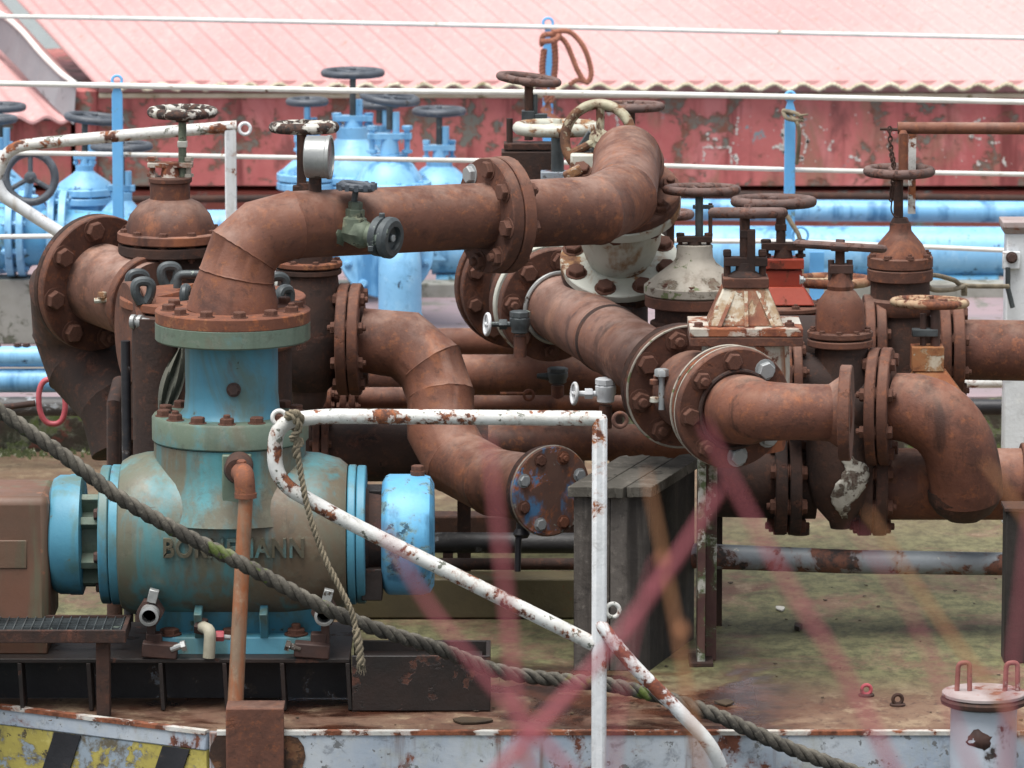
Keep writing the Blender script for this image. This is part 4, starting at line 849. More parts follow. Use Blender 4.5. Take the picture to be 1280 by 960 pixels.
for px, py, Y, yaw in ((172, 352, .33, .3), (179, 362, .18, .2), (212, 343, .60, .2), (232, 371, .05, 1.45), (347, 356, .30, .25), (356, 372, .12, .9)):
    c = P(px, py, Y); k = S(Y); q = Matrix.Rotation(yaw, 3, 'Z')
    pts = [c + q @ V((x * k, 0, z * k)) for x, z in ((-3, -17), (-9, -6), (-10, 5), (-5, 10), (5, 10), (10, 5), (9, -6), (3, -17))]
    e = t.part('lifting_eye', MB().tube(smooth_path(pts, 4), 6.2 * k, 10), 'gunmetal')
    t.part('eye_bolt', MB().tube([c + V((0, 0, -14 * k)), c + V((0, 0, -58 * k))], 5.5 * k, 10), 'gunmetal', e)
cb = P(165, 402, .12)
t.part('swing_bolt', MB().lathe(cb, V((1, -.4, 0)), [(9 * s, 0), (9 * s, 5 * s), (6 * s, 6 * s), (6 * s, 8 * s), (9 * s, 9 * s), (9 * s, 14 * s), (6 * s, 15 * s), (5 * s, 24 * s)], 18), 'steel')
t.part('side_flange', MB().disc(P(186, 415, .30), V((-.95, -.3, 0)), 60 * s, .03), 'rust_flange')
t.part('side_flange', MB().disc(P(186, 415, .30) + V((-.036, -.011, 0)), V((-.95, -.3, 0)), 64 * s, .028), 'rust_flange')
t.part('side_pipe', MB().tube([V((P(160, 700, .2).x, .2, P(0, 470, .2).z + .1)), V((P(160, 700, .2).x, .2, .003))], 6 * s, 12), 'black_paint')
t.part('column', MB().tube([P(192, 396, .14), V((P(192, 396, .14).x, .14, .003))], 27 * s, 28), 'rust_dark')
t.part('drain_leg', MB().tube([P(150, 478, .6), P(143, 505, .5), V((P(140, 500, .5).x, .5, .003))], 10 * s, 20), 'rust_dark')
M_ = MB()
for k in range(12):
    y0_ = P(212, 440 + k * 0, -.2); 
cl = MB(); n = 14
rows = []
for i in range(n):
    v = i / (n - 1); w = (5 + 16 * math.sin(v * 2.6)) * S(0); c = P(226 - 20 * v, 434 + 76 * v, .02)
    rows.append([c + V((w * (u - .5) * 1.6 * (1 - .2 * v), .012 * math.sin(u * 14 + v * 3), -abs(u - .5) * .01)) for u in [q / 10 for q in range(11)]])
vs_ = [p for r in rows for p in r] + [p + V((0, .006, 0)) for r in rows for p in r]; fs_ = []
for i in range(n - 1):
    for j in range(10): a_ = i * 11 + j; fs_ += [(a_, a_ + 1, a_ + 12, a_ + 11), (n * 11 + a_, n * 11 + a_ + 11, n * 11 + a_ + 12, n * 11 + a_ + 1)]
solo('hanging_cloth', 'dirty grey cloth strap hanging left of the blue pump neck', 'cloth', cl.add(vs_, fs_), 'cloth')
# second rusty valve with peeling wheel (under the long pipe)
Yv = .95; s = S(Yv)
t = valve('gate_valve', 'dark gate valve with brown and white peeling wheel, behind the gauge', 386, Yv, 500,
      [('W', 'wheel_white', 159, 44, 7, 4, V((0, .04, 1)), -6), ('S', 'stem', 'rust_dark', 6, 165, 260, -9), ('L', 'bonnet', 'rust_dark', [(30, 330), (28, 262), (14, 250), (13, 228)]), ('B', 'gland', 'rust_dark', 366, 386, 232, 246, 14),
       ('D', 'bonnet_flange', 'rust_bright', 326, 333, 42, 8, 4, 'bolt'), ('D', 'body_flange', 'rust_dark', 335, 342, 41, 0, 4), ('L', 'body', 'rust_dark', [(12, 498), (30, 482), (42, 455), (46, 410), (40, 370), (37, 342)]),
       ('F', 'side_flange', 'rust_flange', 38, 424, V((1, -.06, 0)), 70, 13, 8, 8), ('F', 'side_flange', 'rust_flange', 53, 424, V((1, -.06, 0)), 70, 13, 8, 8),
       ('L', 'drain_boss', 'bolt_dark', [(16, 512), (22, 500), (24, 486)])])
# S-shaped pipe to blind flange
t = T('zigzag_pipe', 'rusty welded zigzag pipe ending at the blue stained blind flange', 'pipe', P(600, 640, .5)); s = S(.7)
zz = [(452, 425, .94), (506, 431, .93), (538, 458, .90), (551, 496, .86), (551, 538, .8), (572, 578, .73), (618, 603, .56), (676, 611, .30)]
t.part('pipe', MB().tube([P(*q) for q in zz], [42 * S(q[2]) * (1.0 if i > 0 else .95) for i, q in enumerate(zz)], 44, weld=.028, at=(2, 3, 5, 6)), 'rust')
A = (P(686, 611, .22) - P(640, 606, .5)).normalized(); A = V((.52, -.85, 0)).normalized()
t.part('end_flange', MB().disc(P(679, 611, .30), A, 54 * s, .024), 'rust_dark')
M['blind'] = mat('blind_flange_paint', '5a4138', '66493c', 8, soft=(('3f7098', .5, 12), ('a05a30', .45, 14)), chips=('4a7da4', '9a5a38', .34, 14), spots=('7a7870', .22, 18), rough=.75, bump=.5)
fc = P(679, 611, .30) + A * .026; o = t.part('blind_flange', MB().disc(fc, A, 55.5 * s, .02), 'blind', label='blind flange with flaked blue, orange and grey paint')
u_, w_ = frame_of(A)
for j in range(8):
    a = 2 * math.pi * (j + .5) / 8; t.bolt(o, fc + A * .02 + (u_ * math.cos(a) + w_ * math.sin(a)) * 43 * s, A, 7 * s, ('bolt', 'zinc', 'rust_bright')[j % 3], .6)
t.part('rim', MB().torus(fc + A * .012, A, 55.5 * s, 1.1 * s, 60, 6), 'white_gray', o)
dz = P(653, 668, .3)
dv = T('drain_cock', 'small dark drain valve hanging below the blind flange', 'valve', P(648, 715, .3))
dv.part('body', MB().tube([P(653, 640, .3), P(652, 668, .3)], 7 * S(.3), 12).lathe(P(652, 672, .3), Z_, [(8 * S(.3), 0), (11 * S(.3), .012), (6 * S(.3), .03)], 14), 'black_paint')
dv.part('handle', MB().tube([P(648, 672, .28), P(647, 714, .28)], 4 * S(.3), 10), 'black_paint')
# ================================================================ HORIZONTAL RUSTY PIPES behind
gh = 'rusty level pipes behind the zigzag pipe'
def rowpipe(label, x0, x1, y, r, Y, flanges=(), m='rust', yoff=0):
    t = T('level_pipe', label, 'pipe', P((x0 + x1) / 2, y + r, Y), gh); s = S(Y)
    t.part('pipe', MB().tube([P(x0, y, Y), P(x1, y + yoff, Y)], r * s, 32), m)
    for fx_, fr in flanges: t.flange(P(fx_, y, Y), X_, fr * s, 9 * s, 'rust_flange', 8, 5 * s, .84); t.flange(P(fx_ + 11, y, Y), X_, fr * s, 9 * s, 'rust_flange', 8, 5 * s, .84)
    for px in (x0 + 30, x1 - 30): t.part('saddle', MB().box(V((P(px, y, Y).x, Y, P(px, y + r, Y).z / 2)), (.04, .05, max(.02, P(px, y + r, Y).z))), 'rust_dark')
    return t
rowpipe('topmost level rusty pipe, crossing behind the small dark valve', 500, 800, 427, 17, 2.3, m='rust')
rowpipe('thick level rusty pipe carrying the small valves, second from top', 330, 830, 469, 26, 2.0, ((372, 34),))
rowpipe('thinnest level rusty pipe, third from top', 340, 800, 505, 11, 1.7, ((378, 16),))
rowpipe('level rusty pipe just behind the white rail', 395, 880, 553, 23, 1.45, ((400, 40),))
rowpipe('dark thick level rusty pipe, lowest, behind the pump shoulder', 340, 610, 565, 37, 1.1, ((392, 52),), m='rust_dark')
rowpipe('slim rusty pipe with pale flanges behind the pump neck', 345, 560, 497, 13, 1.55, ((395, 22), (425, 24)), m='rust')
hn = MB().tube([P(625, 492, 1.65), P(656, 492, 1.65), P(662, 489, 1.65)], 2.2 * S(1.65), 8); hn.torus(P(661, 494, 1.65), Y_, 6 * S(1.65), 2 * S(1.65), 18, 8); solo('lever', 'thin rusty lever lying on the level pipe', 'lever', hn, 'rust_bright')
gs_ = 'small valves on the level pipes'
def smallvalve(label, px, ytop, ybot, Y, m, wheelx=None, wy=None):
    s = S(Y); t = T('globe_valve', label, 'valve', P(px, ybot, Y), gs_)
    h = ybot - ytop
    t.part('riser', MB().tube([P(px, ybot, Y), P(px, ybot - h * .45, Y)], 8 * s, 14), 'rust')
    t.part('body', MB().lathe(P(px, ybot - h * .5, Y), Z_, [(8 * s, 0), (11 * s, 2 * s), (11 * s, h * .12 * s), (13 * s, h * .2 * s), (13 * s, h * .34 * s), (8 * s, h * .4 * s)], 20).hexp(P(px, ytop + h * .13, Y), Z_, 13 * s, h * .12 * s, 8), m)
    if wheelx is not None:
        wy = wy or ytop + h * .3
        t.part('stem', MB().tube([P(px, wy, Y), P(wheelx, wy, Y)], 3.5 * s, 10).hexp(P(px - 26, wy, Y), X_, 7 * s, 10 * s), m)
        t.wheel(P(wheelx, wy, Y), V((-1, -.25, .1)), 15 * s, 2.4 * s, 'white', 4)
    else:
        t.part('spindle', MB().tube([P(px, ytop + h * .3, Y), P(px - 26, ytop + h * .27, Y)], [7 * s, 3 * s], 10), m)
    return t
smallvalve('small dark valve with tiny white wheel, beside the left big flange', 650, 388, 446, 1.0, 'gunmetal', 609)
smallvalve('small dark nozzle valve pointing left, without wheel', 697, 459, 500, 1.7, 'gunmetal')
smallvalve('small white painted valve with white wheel, above the wooden box', 757, 472, 535, .62, 'white', 718, 492)
# olive beam and low pipes on the deck behind the box
solo('deck_beam', 'low olive brown beam lying on the deck between pump and wooden box', 'beam', MB().box(((P(390, 700, .75).x + P(730, 700, .75).x) / 2, .78, .062), (P(730, 700, .75).x - P(390, 700, .75).x, .12, .12)), 'olive', bevel=.006)
solo('deck_beam', 'raised dark timber edge further back on deck beside the coupling', 'beam', MB().box(((P(390, 700, 1.9).x + P(720, 700, 1.9).x) / 2, 1.9, .05), (P(720, 700, 1.9).x - P(390, 700, 1.9).x, .10, .10)), 'rust_dark', bevel=.006)
t = T('deck_pipe', 'upper dark mottled pipe on the deck left of the wooden box', 'pipe', P(620, 692, 1.0)); t.part('pipe', MB().tube([P(500, 678, 1.0), P(740, 679, 1.0)], 13 * S(1.0), 24), 'black_pipe')
t.part('saddle', MB().box(V((P(560, 700, 1.0).x, 1.0, P(0, 690, 1.0).z / 2)), (.03, .05, P(0, 690, 1.0).z)), 'rust_dark')
t = T('deck_pipe', 'lower thin dark pipe on the deck left of the wooden box', 'pipe', P(620, 712, .85)); t.part('pipe', MB().tube([P(500, 705, .85), P(740, 705, .85)], 7.5 * S(.85), 18), 'rust_dark')
t.part('saddle', MB().box(V((P(560, 700, .85).x, .85, P(0, 710, .85).z / 2)), (.03, .04, P(0, 710, .85).z)), 'rust_dark')
t = T('deck_pipe', 'long mottled grey pipe low over the deck on the right', 'pipe', P(1080, 712, .45)); s = S(.45)
t.part('pipe', MB().tube([P(850, 694, .45), P(1060, 702, .45), P(1400, 707, .45)], [16 * s, 15 * s, 14 * s], 28), 'grey_pipe')
# ================================================================ RIGHT CLUSTER
W_ = V((0, .04, 1))
valve('gate_valve', 'gate valve with mossy white bell bonnet and open brown wheel', 868, .85, 520,
      [('W', 'wheel_rust', 237, 49, 5.5, 4, W_, 9, 3), ('S', 'stem', 'gunmetal', 5, 243, 300, 6), ('B', 'pointer', 'gunmetal', 866, 892, 256, 261, 6), ('S', 'pointer_rod', 'rust_dark', 2.6, 254, 298, 20), ('G', 'rust_dark', 292, 311, 22, 7),
       ('L', 'bonnet', 'white_gray', [(62, 357), (58, 352), (48, 344), (36, 335), (27, 328), (23, 321), (22, 306)]), ('D', 'bonnet_flange', 'white_gray', 355, 367, 63, 10, 5), ('D', 'body_flange', 'rust_flange', 368, 382, 62, 10, 5, 'bolt', False),
       ('L', 'body', 'rust_dark', [(46, 520), (52, 440), (53, 416), (56, 414), (56, 402), (50, 400), (50, 382)])])
# front chain valve with square flange
M['wht_rust'] = M['white_rust_mix']
Yc = .05; s = S(Yc)
t = valve('gate_valve', 'flaking white and orange square flanged gate valve with edge-on brown wheel', 931, Yc, 600,
      [('W', 'wheel_rust', 266, 50, 7.5, 4, V((0, .12, 1)), 4, 0, .9), ('S', 'stem', 'rust_dark', 6.5, 272, 352, 0), ('B', 'yoke', 'rust_dark', 934, 944, 286, 352, 8, -.012), ('B', 'stem_block', 'rust_dark', 925, 940, 287, 297, 14),
       ('B', 'bridge', 'rust_dark', 905, 959, 321, 332, 18), ('S', 'bridge_bolt', 'rust_dark', 4.5, 312, 350, -22), ('S', 'bridge_bolt', 'rust_dark', 4.5, 312, 350, 22), ('B', 'bolt_cap', 'rust_dark', 904, 914, 313, 320, 10), ('B', 'bolt_cap', 'rust_dark', 948, 958, 313, 320, 10),
       ('L', 'gland', 'rust_dark', [(24, 352), (22, 344), (12, 338), (11, 328)]),
       ('B', 'neck_plate', 'rust_flange', 903, 960, 345, 357, 50), ('T', 'bonnet', 'rust_orange_white', 56, 357, 94, 403, .8),
       ('B', 'bonnet_flange', 'white_rust_mix', 861, 1001, 403, 413, 110), ('B', 'body_flange', 'rust_flange', 861, 1001, 414, 425, 110),
       ('L', 'body', 'white_rust_mix', [(50, 560), (56, 520), (56, 460), (54, 425)])]) if M.setdefault('rust_orange_white', mat('rust_through_white', '6f4030', '8a5840', 5, mottle=('a8673f', '5a3628', 30), chips=('bfb8a8', '9c8468', .42, 7), streak=('7a4630', .3), rough=.75, bump=.6)) else 0
rb = MB()
for dx in (-24, 0, 24):
    a, b = P(931 + dx * .55, 358, Yc), P(931 + dx * 1.4, 402, Yc); rb.prism([a + V((-.004, -28 * s * .8, 0)), b + V((-.004, -47 * s * .8 - .012, 0)), b + V((-.004, -47 * s * .8 + .02, 0)), a + V((-.004, -28 * s * .8 + .02, 0))], (.010, 0, 0))
t.part('bonnet_rib', rb, 'rust_orange_white')
for px in (872, 985): t.bolt(t.e, P(px, 403, Yc) + V((0, -.08, 0)), Z_, 6 * s, 'bolt', .9); 
t.bolt(t.e, P(1000, 350, Yc), X_, 5 * s, 'zinc', .9)
D2 = V((.38, -.92, -.08)).normalized(); fb = P(862, 487, .25)
f1 = P(919, 511, -.22)
t.part('throat', MB().tube([fb + D2 * .02, f1 - D2 * .03], 52 * s, 40), 'rust_flange')
t.flange(f1 - D2 * .085, D2, 72 * s, .026, 'rust_bright', 0, .01)
t.part('ring', MB().torus(f1 - D2 * .07, D2, 72.5 * s, 1.8 * s, 60, 6), 'white_gray')
fl_ = t.flange(f1 - D2 * .03, D2, 77 * S(-.2), .028, 'rust_flange', 8, 11 * s, .80, (1,), ph=.12, zinc=(2, 3, 5))
t.part('rim', MB().torus(f1 - D2 * .029, D2, 77 * S(-.2), 1.1 * s, 64, 6), 'white_gray')
for yy in (478, 500): 
    t.part('clevis', MB().box(P(827, yy - 6 if yy == 478 else yy, .1), (20 * s, .03, 6 * s)).lathe(P(818, yy, .08), Z_, [(6 * s, -3 * s), (6 * s, 4 * s)], 12), 'cream' if yy > 480 else 'rust_flange', bevel=.002)
t.part('clevis_bolt', MB().tube([P(827, 512, .08), P(827, 466, .08)], 4 * s, 10).hexp(P(827, 470, .08), Z_, 9 * s, 9 * s), 'zinc')
# elbow pipe from the front flange to the loose flange
t = T('elbow_pipe', 'short rusty elbow bolted to front flange, open loose flange at its right end', 'pipe', P(980, 560, -.4)); s = S(-.35)
el = fillet([f1, f1 + D2 * .21, P(1005, 514, -.42) + V((.02, 0, 0)), P(1060, 516, -.40)], .1, 7)
ce = f1 + V((0, 0, 0))
el = fillet([f1, P(948, 514, -.43), P(1059, 516, -.40)], .11, 9)
n_ = len(el); t.part('pipe', MB().tube(el, [(44 if i < 3 else 40) * s * (1 - .12 * min(1, i / (n_ - 2))) for i in range(n_)], 44), 'rust_warm')
ml = MB(); ml.torus(f1 + D2 * .008, D2, 50 * s, 3 * s, 48, 8); t.part('weld_ring', ml, 'rust_dark')
lf = P(1050, 516, -.40); t.part('neck', MB().lathe(lf - X_ * .05, X_, [(35 * s, 0), (36 * s, .02), (45 * s, .048)], 36), 'rust')
t.flange(lf, V((1, -.12, 0)), 60 * s, .032, 'rust_flange', 0, .01, name='loose_flange')
# narrow rusty valve, grey wheel
Y5 = .45; s = S(Y5)
t = valve('gate_valve', 'slim rusty gate valve with long grey edge-on wheel and droppings on its bulb', 1050, Y5, 665,
      [('W', 'wheel_rust', 308, 59, 6.5, 4, V((.06, .13, 1)), 0, 0, .8), ('S', 'stem', 'rust_dark', 6, 312, 355), ('B', 'gland', 'bolt_dark', 1037, 1066, 330, 341, 22), ('S', 'gland_bolt', 'bolt_dark', 4, 325, 350, -11), ('S', 'gland_bolt', 'bolt_dark', 4, 325, 350, 12),
       ('L', 'bonnet', 'rust_warm', [(31, 416), (31, 396), (29, 378), (19, 364), (16, 362), (17, 357), (12, 346), (11, 340)]), ('D', 'bonnet_flange', 'rust_flange', 413, 421, 41, 10, 4), ('D', 'body_flange', 'rust_flange', 423, 432, 41, 0, 4),
       ('L', 'body', 'rust_dark', [(12, 660), (14, 652), (34, 630), (42, 600), (44, 560), (40, 500), (33, 432)]), ('F', 'side_flange', 'rust_flange', 36, 508, V((1, -.16, 0)), 74, 13, 8, 8.5), ('F', 'side_flange', 'rust_flange', 51.5, 508, V((1, -.16, 0)), 74, 13, 8, 8.5),
       ('F', 'side_flange', 'rust_flange', -60, 475, X_, 52, 11, 8, 7), ('F', 'side_flange', 'rust_flange', -73, 475, X_, 52, 11, 8, 7), ('P', 'branch', 'rust_dark', [(-62, 475, 0), (0, 480, 0)], 36), ('P', 'branch_front', 'rust_dark', [(0, 508, 0), (44, 508, 0)], 42)])
# white droppings: thin irregular crust over the bulb
dr = MB(); cD = P(1050, 610, Y5); 
M['droppings'] = mat('droppings', 'b4b0a6', '9a968c', 25, chips=('4a3a32', '6a6258', .42, 26), rough=.9, bump=.8)
rows = []
for i in range(26):
    v = i / 25; yy = 560 + 84 * v; row = []
    rb_ = (44 - (0 if yy < 600 else (yy - 600) * .30)) if yy < 630 else 35 - (yy - 630) * .9
    zz_ = P(1050, yy, Y5).z
    a0 = 268 + 10 * math.sin(v * 7) - 20 * v * (1 - v) - random.random() * 5; a1 = a0 + 10 + 42 * math.sin(min(1, v * 1.1) * 3.0) + random.random() * 8
    for j in range(9): a = R(a0 + (a1 - a0) * j / 8); row.append(V((cD.x + math.cos(a) * (rb_ + 1.0) * s, Y5 + math.sin(a) * (rb_ + 1.0) * s, zz_)))
    rows.append(row)
dr.rings(rows, closed_ring=False); dro = t.part('droppings', dr, 'droppings'); sd = dro.modifiers.new('thick', 'SOLIDIFY'); sd.thickness = .002
# lower big pipe with flange pairs
Y6 = .55; s = S(Y6)
t = T('lower_pipe', 'dark thick horizontal pipe with two flange pairs low on the right', 'pipe', P(1050, 668, Y6))  # dark rust on this low run paints in the shade it lies in
t.part('pipe', MB().tube([P(880, 600, Y6), P(1020, 603, Y6)], 46 * s, 40), 'rust_dark'); lp_ = MB().tube([P(1080, 605, Y6), P(1276, 605, Y6)], 45 * s, 40)
for px in (967, 985): t.flange(P(px, 603, Y6), X_, 66 * s, 15 * s, 'rust_dark', 8, 9 * s, .84, (0, 1))
for px in (1072, 1091): t.flange(P(px, 604, Y6), X_, 66 * s, 15 * s, 'rust_dark', 8, 9 * s, .84, (0, 1))
t.flange(P(1276, 605, Y6), X_, 52 * s, 8 * s, 'rust_flange', 0, .01)
t.part('bottom_boss', MB().lathe(P(1000, 668, Y6), Z_, [(12 * s, 0), (12 * s, 14 * s)], 20), 'bolt_dark')
for px in (900, 1240):
    pass
t.part('end_post', MB().box(V((P(893, 760, Y6).x, Y6 + .1, P(0, 620, Y6).z / 2)), (.05, .05, P(0, 620, Y6).z)), 'rust_dark')
dp = MB()
for _ in range(26):
    px = random.choice([random.uniform(900, 965), random.uniform(1110, 1260), random.uniform(1070, 1100), random.uniform(1150, 1230)])
    yb = 648 if px > 1110 or px < 965 else 668
    if 1150 < px < 1235: yb = 655
    c = P(px, yb, Y6); r_ = random.uniform(.002, .004); dp.lathe(c - Z_ * random.uniform(.006, .016), Z_, [(.0006, 0), (r_, .02)], 6)

t.part('pipe', lp_, 'rust')
# elbow from upper flange pair down into the lower pipe
t = T('elbow_pipe', 'large rusty elbow curving right and down into the lower pipe', 'pipe', P(1200, 655, .45)); s = S(.4)
el = smooth_path([P(1118, 508, .42), P(1146, 512, .40), P(1176, 527, .38), P(1197, 556, .38), P(1206, 592, .40), P(1208, 618, .42)], 4)
t.part('pipe', MB().tube(el, [(42 + 4 * min(1, i / 6)) * s for i in range(len(el))], 44), 'rust_warm')
t.part('cap', MB().lathe(P(1205, 614, .42), -Z_, [(46 * s, 0), (44 * s, 14 * s), (34 * s, 28 * s), (18 * s, 38 * s), (2 * s, 41 * s)], 40), 'rust_dark')
# domed valve at the back right
Y7 = 1.1; s = S(Y7)
t = valve('gate_valve', 'rusty domed gate valve with open wheel and chain, at the right', 1125, Y7, 520,
      [('W', 'wheel_rust', 214, 45, 6, 4, V((0, .0, 1)), -1, 4), ('S', 'stem', 'rust_dark', 6, 219, 282, -2), ('L', 'collar', 'rust_dark', [(12, 284), (13, 280), (9, 272)]), ('L', 'bonnet', 'rust_warm', [(37, 328), (34, 318), (28, 305), (18, 293), (14, 288), (13, 278)]),
       ('D', 'bonnet_flange', 'rust_flange', 320, 334, 41, 8, 5), ('D', 'body_flange', 'rust_flange', 335, 350, 41, 0, 5), ('L', 'neck', 'rust_dark', [(37, 374), (37, 350)]), ('L', 'lower_lip', 'rust_flange', [(40, 392), (43, 386), (43, 374), (38, 371)]),
       ('L', 'body', 'rust_dark', [(38, 520), (42, 440), (36, 392)]), ('F', 'side_flange', 'rust_flange', 47, 438, X_, 62, 13, 8, 7), ('F', 'side_flange', 'rust_flange', 63, 438, X_, 63, 14, 8, 7), ('F', 'side_flange', 'rust_flange', -32, 430, X_, 62, 12, 8, 7), ('F', 'side_flange', 'rust_flange', -46, 430, X_, 62, 12, 8, 7),
       ('P', 'outlet', 'rust_warm', [(76, 437, 0), (330, 441, 0)], 38), ('P', 'inlet', 'rust_dark', [(-46, 430, 0), (-210, 430, 0)], 36)])
# lever handle pipe with chain
t = T('lever_bar', 'long horizontal rusty bar with short upright standing on the right domed valve', 'bar', P(1129, 214, Y7))
t.part('bar', MB().tube([P(1122, 160, Y7 - .02), P(1400, 161, Y7 - .02)], 7.5 * S(Y7), 20), 'rust')
t.part('upright', MB().tube([P(1129, 218, Y7 - .05), P(1129, 168, Y7 - .05), P(1129, 164, Y7 - .045)], [6 * S(Y7), 6 * S(Y7), 4 * S(Y7)], 16), 'rust_bright')
t.part('back_post', MB().box((P(1134, 760, Y7 + .05).x, Y7 + .06, (P(0, 166, Y7).z + P(0, 270, Y7).z) / 2), (9 * S(Y7), .02, P(0, 166, Y7).z - P(0, 270, Y7).z)), 'white_rusty')
t.part('pin', MB().tube([P(1100, 161, Y7 - .04), P(1122, 162, Y7 - .04)], 2 * S(Y7), 8), 'rust_dark')
ch = MB(); k = S(Y7)
cp_ = smooth_path([P(1112, 162, Y7 - .06), P(1114, 190, Y7 - .06), P(1117, 206, Y7 - .07), P(1116, 232, Y7 - .06), P(1114, 248, Y7 - .06)], 5)
L_ = 0
for i in range(0, 21): 
    a = cp_[min(len(cp_) - 1, int(i * (len(cp_) - 1) / 20))]; ang = (i % 2) * 1.4 + .3
    pts = [a + Matrix.Rotation(ang, 3, 'Z') @ V((math.cos(q) * 2.6 * k, 0, math.sin(q) * 4 * k)) for q in [2 * math.pi * w / 10 for w in range(11)]]
    ch.tube(pts, 1.0 * k, 6)
ch.tube(smooth_path([P(1115, 250, Y7 - .06), P(1114, 262, Y7 - .06), P(1118, 270, Y7 - .06), P(1124, 272, Y7 - .06)], 5), 1 * k, 6)
solo('chain', 'thin rusty chain dangling beside the right domed valve stem', 'chain', ch, 'rust_dark')
# red oxide valve
valve('gate_valve', 'red oxide painted gate valve with wide open brown wheel', 979, 1.5, 500,
      [('W', 'wheel_rust', 252, 54, 6.5, 3, W_, -12, 3), ('S', 'stem', 'rust_dark', 6, 256, 304, -3), ('B', 'stem_nut', 'rust_dark', 969, 983, 280, 288, 12), ('G', 'rust_dark', 300, 322, 27, 9), ('B', 'top_plate', 'red_valve', 952, 1004, 322, 334, 40),
       ('B', 'yoke', 'red_valve', 955, 1002, 336, 356, 34), ('T', 'bonnet', 'red_valve', 48, 356, 76, 378, .8), ('D', 'bonnet_flange', 'rust_flange', 380, 386, 56, 8, 5), ('D', 'body_flange', 'red_valve', 388, 396, 55, 8, 5), ('L', 'body', 'red_valve', [(40, 500), (44, 430), (42, 396)])])
valve('gate_valve', 'valve with flaking orange and white wheel behind the slim valve', 1040, 1.7, 500,
      [('W', 'wheel_orange', 351, 51, 6, 4, V((0, .03, 1)), 0, 0, 1), ('S', 'stem', 'rust_dark', 6, 352, 400), ('L', 'body', 'rust_dark', [(34, 500), (36, 430), (22, 400), (14, 392)])])
t = valve('gate_valve', 'low valve with orange rust wheel and flaking yellow bonnet, right', 1163, .8, 520,
      [('W', 'wheel_orange', 378, 50, 6, 4, V((.02, .05, 1)), -1, 0, .9), ('S', 'stem', 'bolt_dark', 6, 382, 434, 6), ('S', 'gland_bolt', 'bolt_dark', 4, 392, 432, -9), ('B', 'bridge', 'gunmetal', 1140, 1172, 411, 420, 16), ('B', 'yoke', 'orange_white', 1139, 1179, 432, 462, 34),
       ('T', 'bonnet', 'orange_white', 38, 462, 92, 500, .8)]) if M.setdefault('orange_white', mat('orange_rust_over_cream', '8a4e2e', 'a06c44', 7, mottle=('b97f4a', '5a3422', 26), chips=('c4b9a4', 'a07a54', .38, 10), streak=('7d4326', .4), rough=.75, bump=.6)) else 0
t.part('base', MB().box(P(1163, 510, .8), (80 * S(.8), .16, 24 * S(.8))), 'rust_dark')
valve('gate_valve', 'valve behind the white one, only its brown rim edge showing at right of it', 838, 1.9, 380, [('W', 'wheel_rust', 268, 24, 6, 4, V((0, .0, 1)), 6), ('S', 'stem', 'rust_dark', 5, 270, 330), ('L', 'body', 'rust_dark', [(24, 380), (24, 330), (8, 322)])])
# ---------------------------------------------------------------- white post on the right with clamp
Yp = 2.3; s = S(Yp)
t = T('white_post', 'square white post with pink cap and rope clamp, right frame edge', 'post', V((P(1268, 760, Yp).x, Yp, 0)))
zt_, zm = P(1268, 290, Yp).z, 0
t.part('shaft', MB().box(V((P(1270, 760, Yp).x, Yp, zt_ / 2)), (40 * s, .1, zt_)), 'white', bevel=.004)
t.part('cap', MB().frustum(P(1272, 290, Yp), (36 * s, .1), P(1272, 282, Yp), (42 * s, .13)).box(P(1272, 278, Yp), (42 * s, .14, 8 * s)), 'pink_cap' if M.setdefault('pink_cap', mat('faded_pink_cap', '908280', 'a09492', 8, chips=('6b3f35', '8a5a4c', .3, 12), rough=.7)) else '', bevel=.003)
br_ = t.part('clamp', MB().box(P(1262, 322, Yp) + V((0, -.06, 0)), (22 * s, .02, 22 * s)), 'white', bevel=.003)
t.bolt(br_, P(1262, 318, Yp) + V((0, -.075, 0)), -Y_, 6 * s, 'bolt_dark', .6)
t.part('clamp_rod', MB().tube([P(1257, 330, Yp) + V((0, -.08, 0)), P(1257, 356, Yp) + V((0, -.08, 0)), P(1263, 380, Yp) + V((0, -.08, 0))], 3.2 * s, 10), 'gunmetal')
solo('wire_sling', 'white rope loop with eye tied from the white post to the right domed valve', 'rope', MB().tube(smooth_path([P(1260, 358, 2.1), P(1206, 357, 1.9), P(1192, 350, 1.6), P(1166, 344, 1.3), P(1158, 352, 1.2), P(1166, 362, 1.3), P(1190, 362, 1.6), P(1206, 357, 1.9)], 6), 3 * S(1.8), 10).box(P(1205, 362, 1.88), (7 * s, .03, 14 * s)), 'rope_small')
Yd = .62; t = T('dark_post', 'dark timber post on deck below the white post, right edge', 'post', V((P(1268, 760, Yd).x, .12, 0)))
yb_ = .12
t.part('shaft', MB().box(V((P(1272, 760, yb_).x, yb_ + .03, P(0, 638, yb_).z / 2)), (34 * S(yb_), .1, P(0, 638, yb_).z)), 'wood_dark', bevel=.004)
t.part('cap_plate', MB().box(V((P(1272, 760, yb_).x, yb_ + .03, P(0, 637, yb_).z + .004)), (38 * S(yb_), .12, .008)), 'rust_dark')
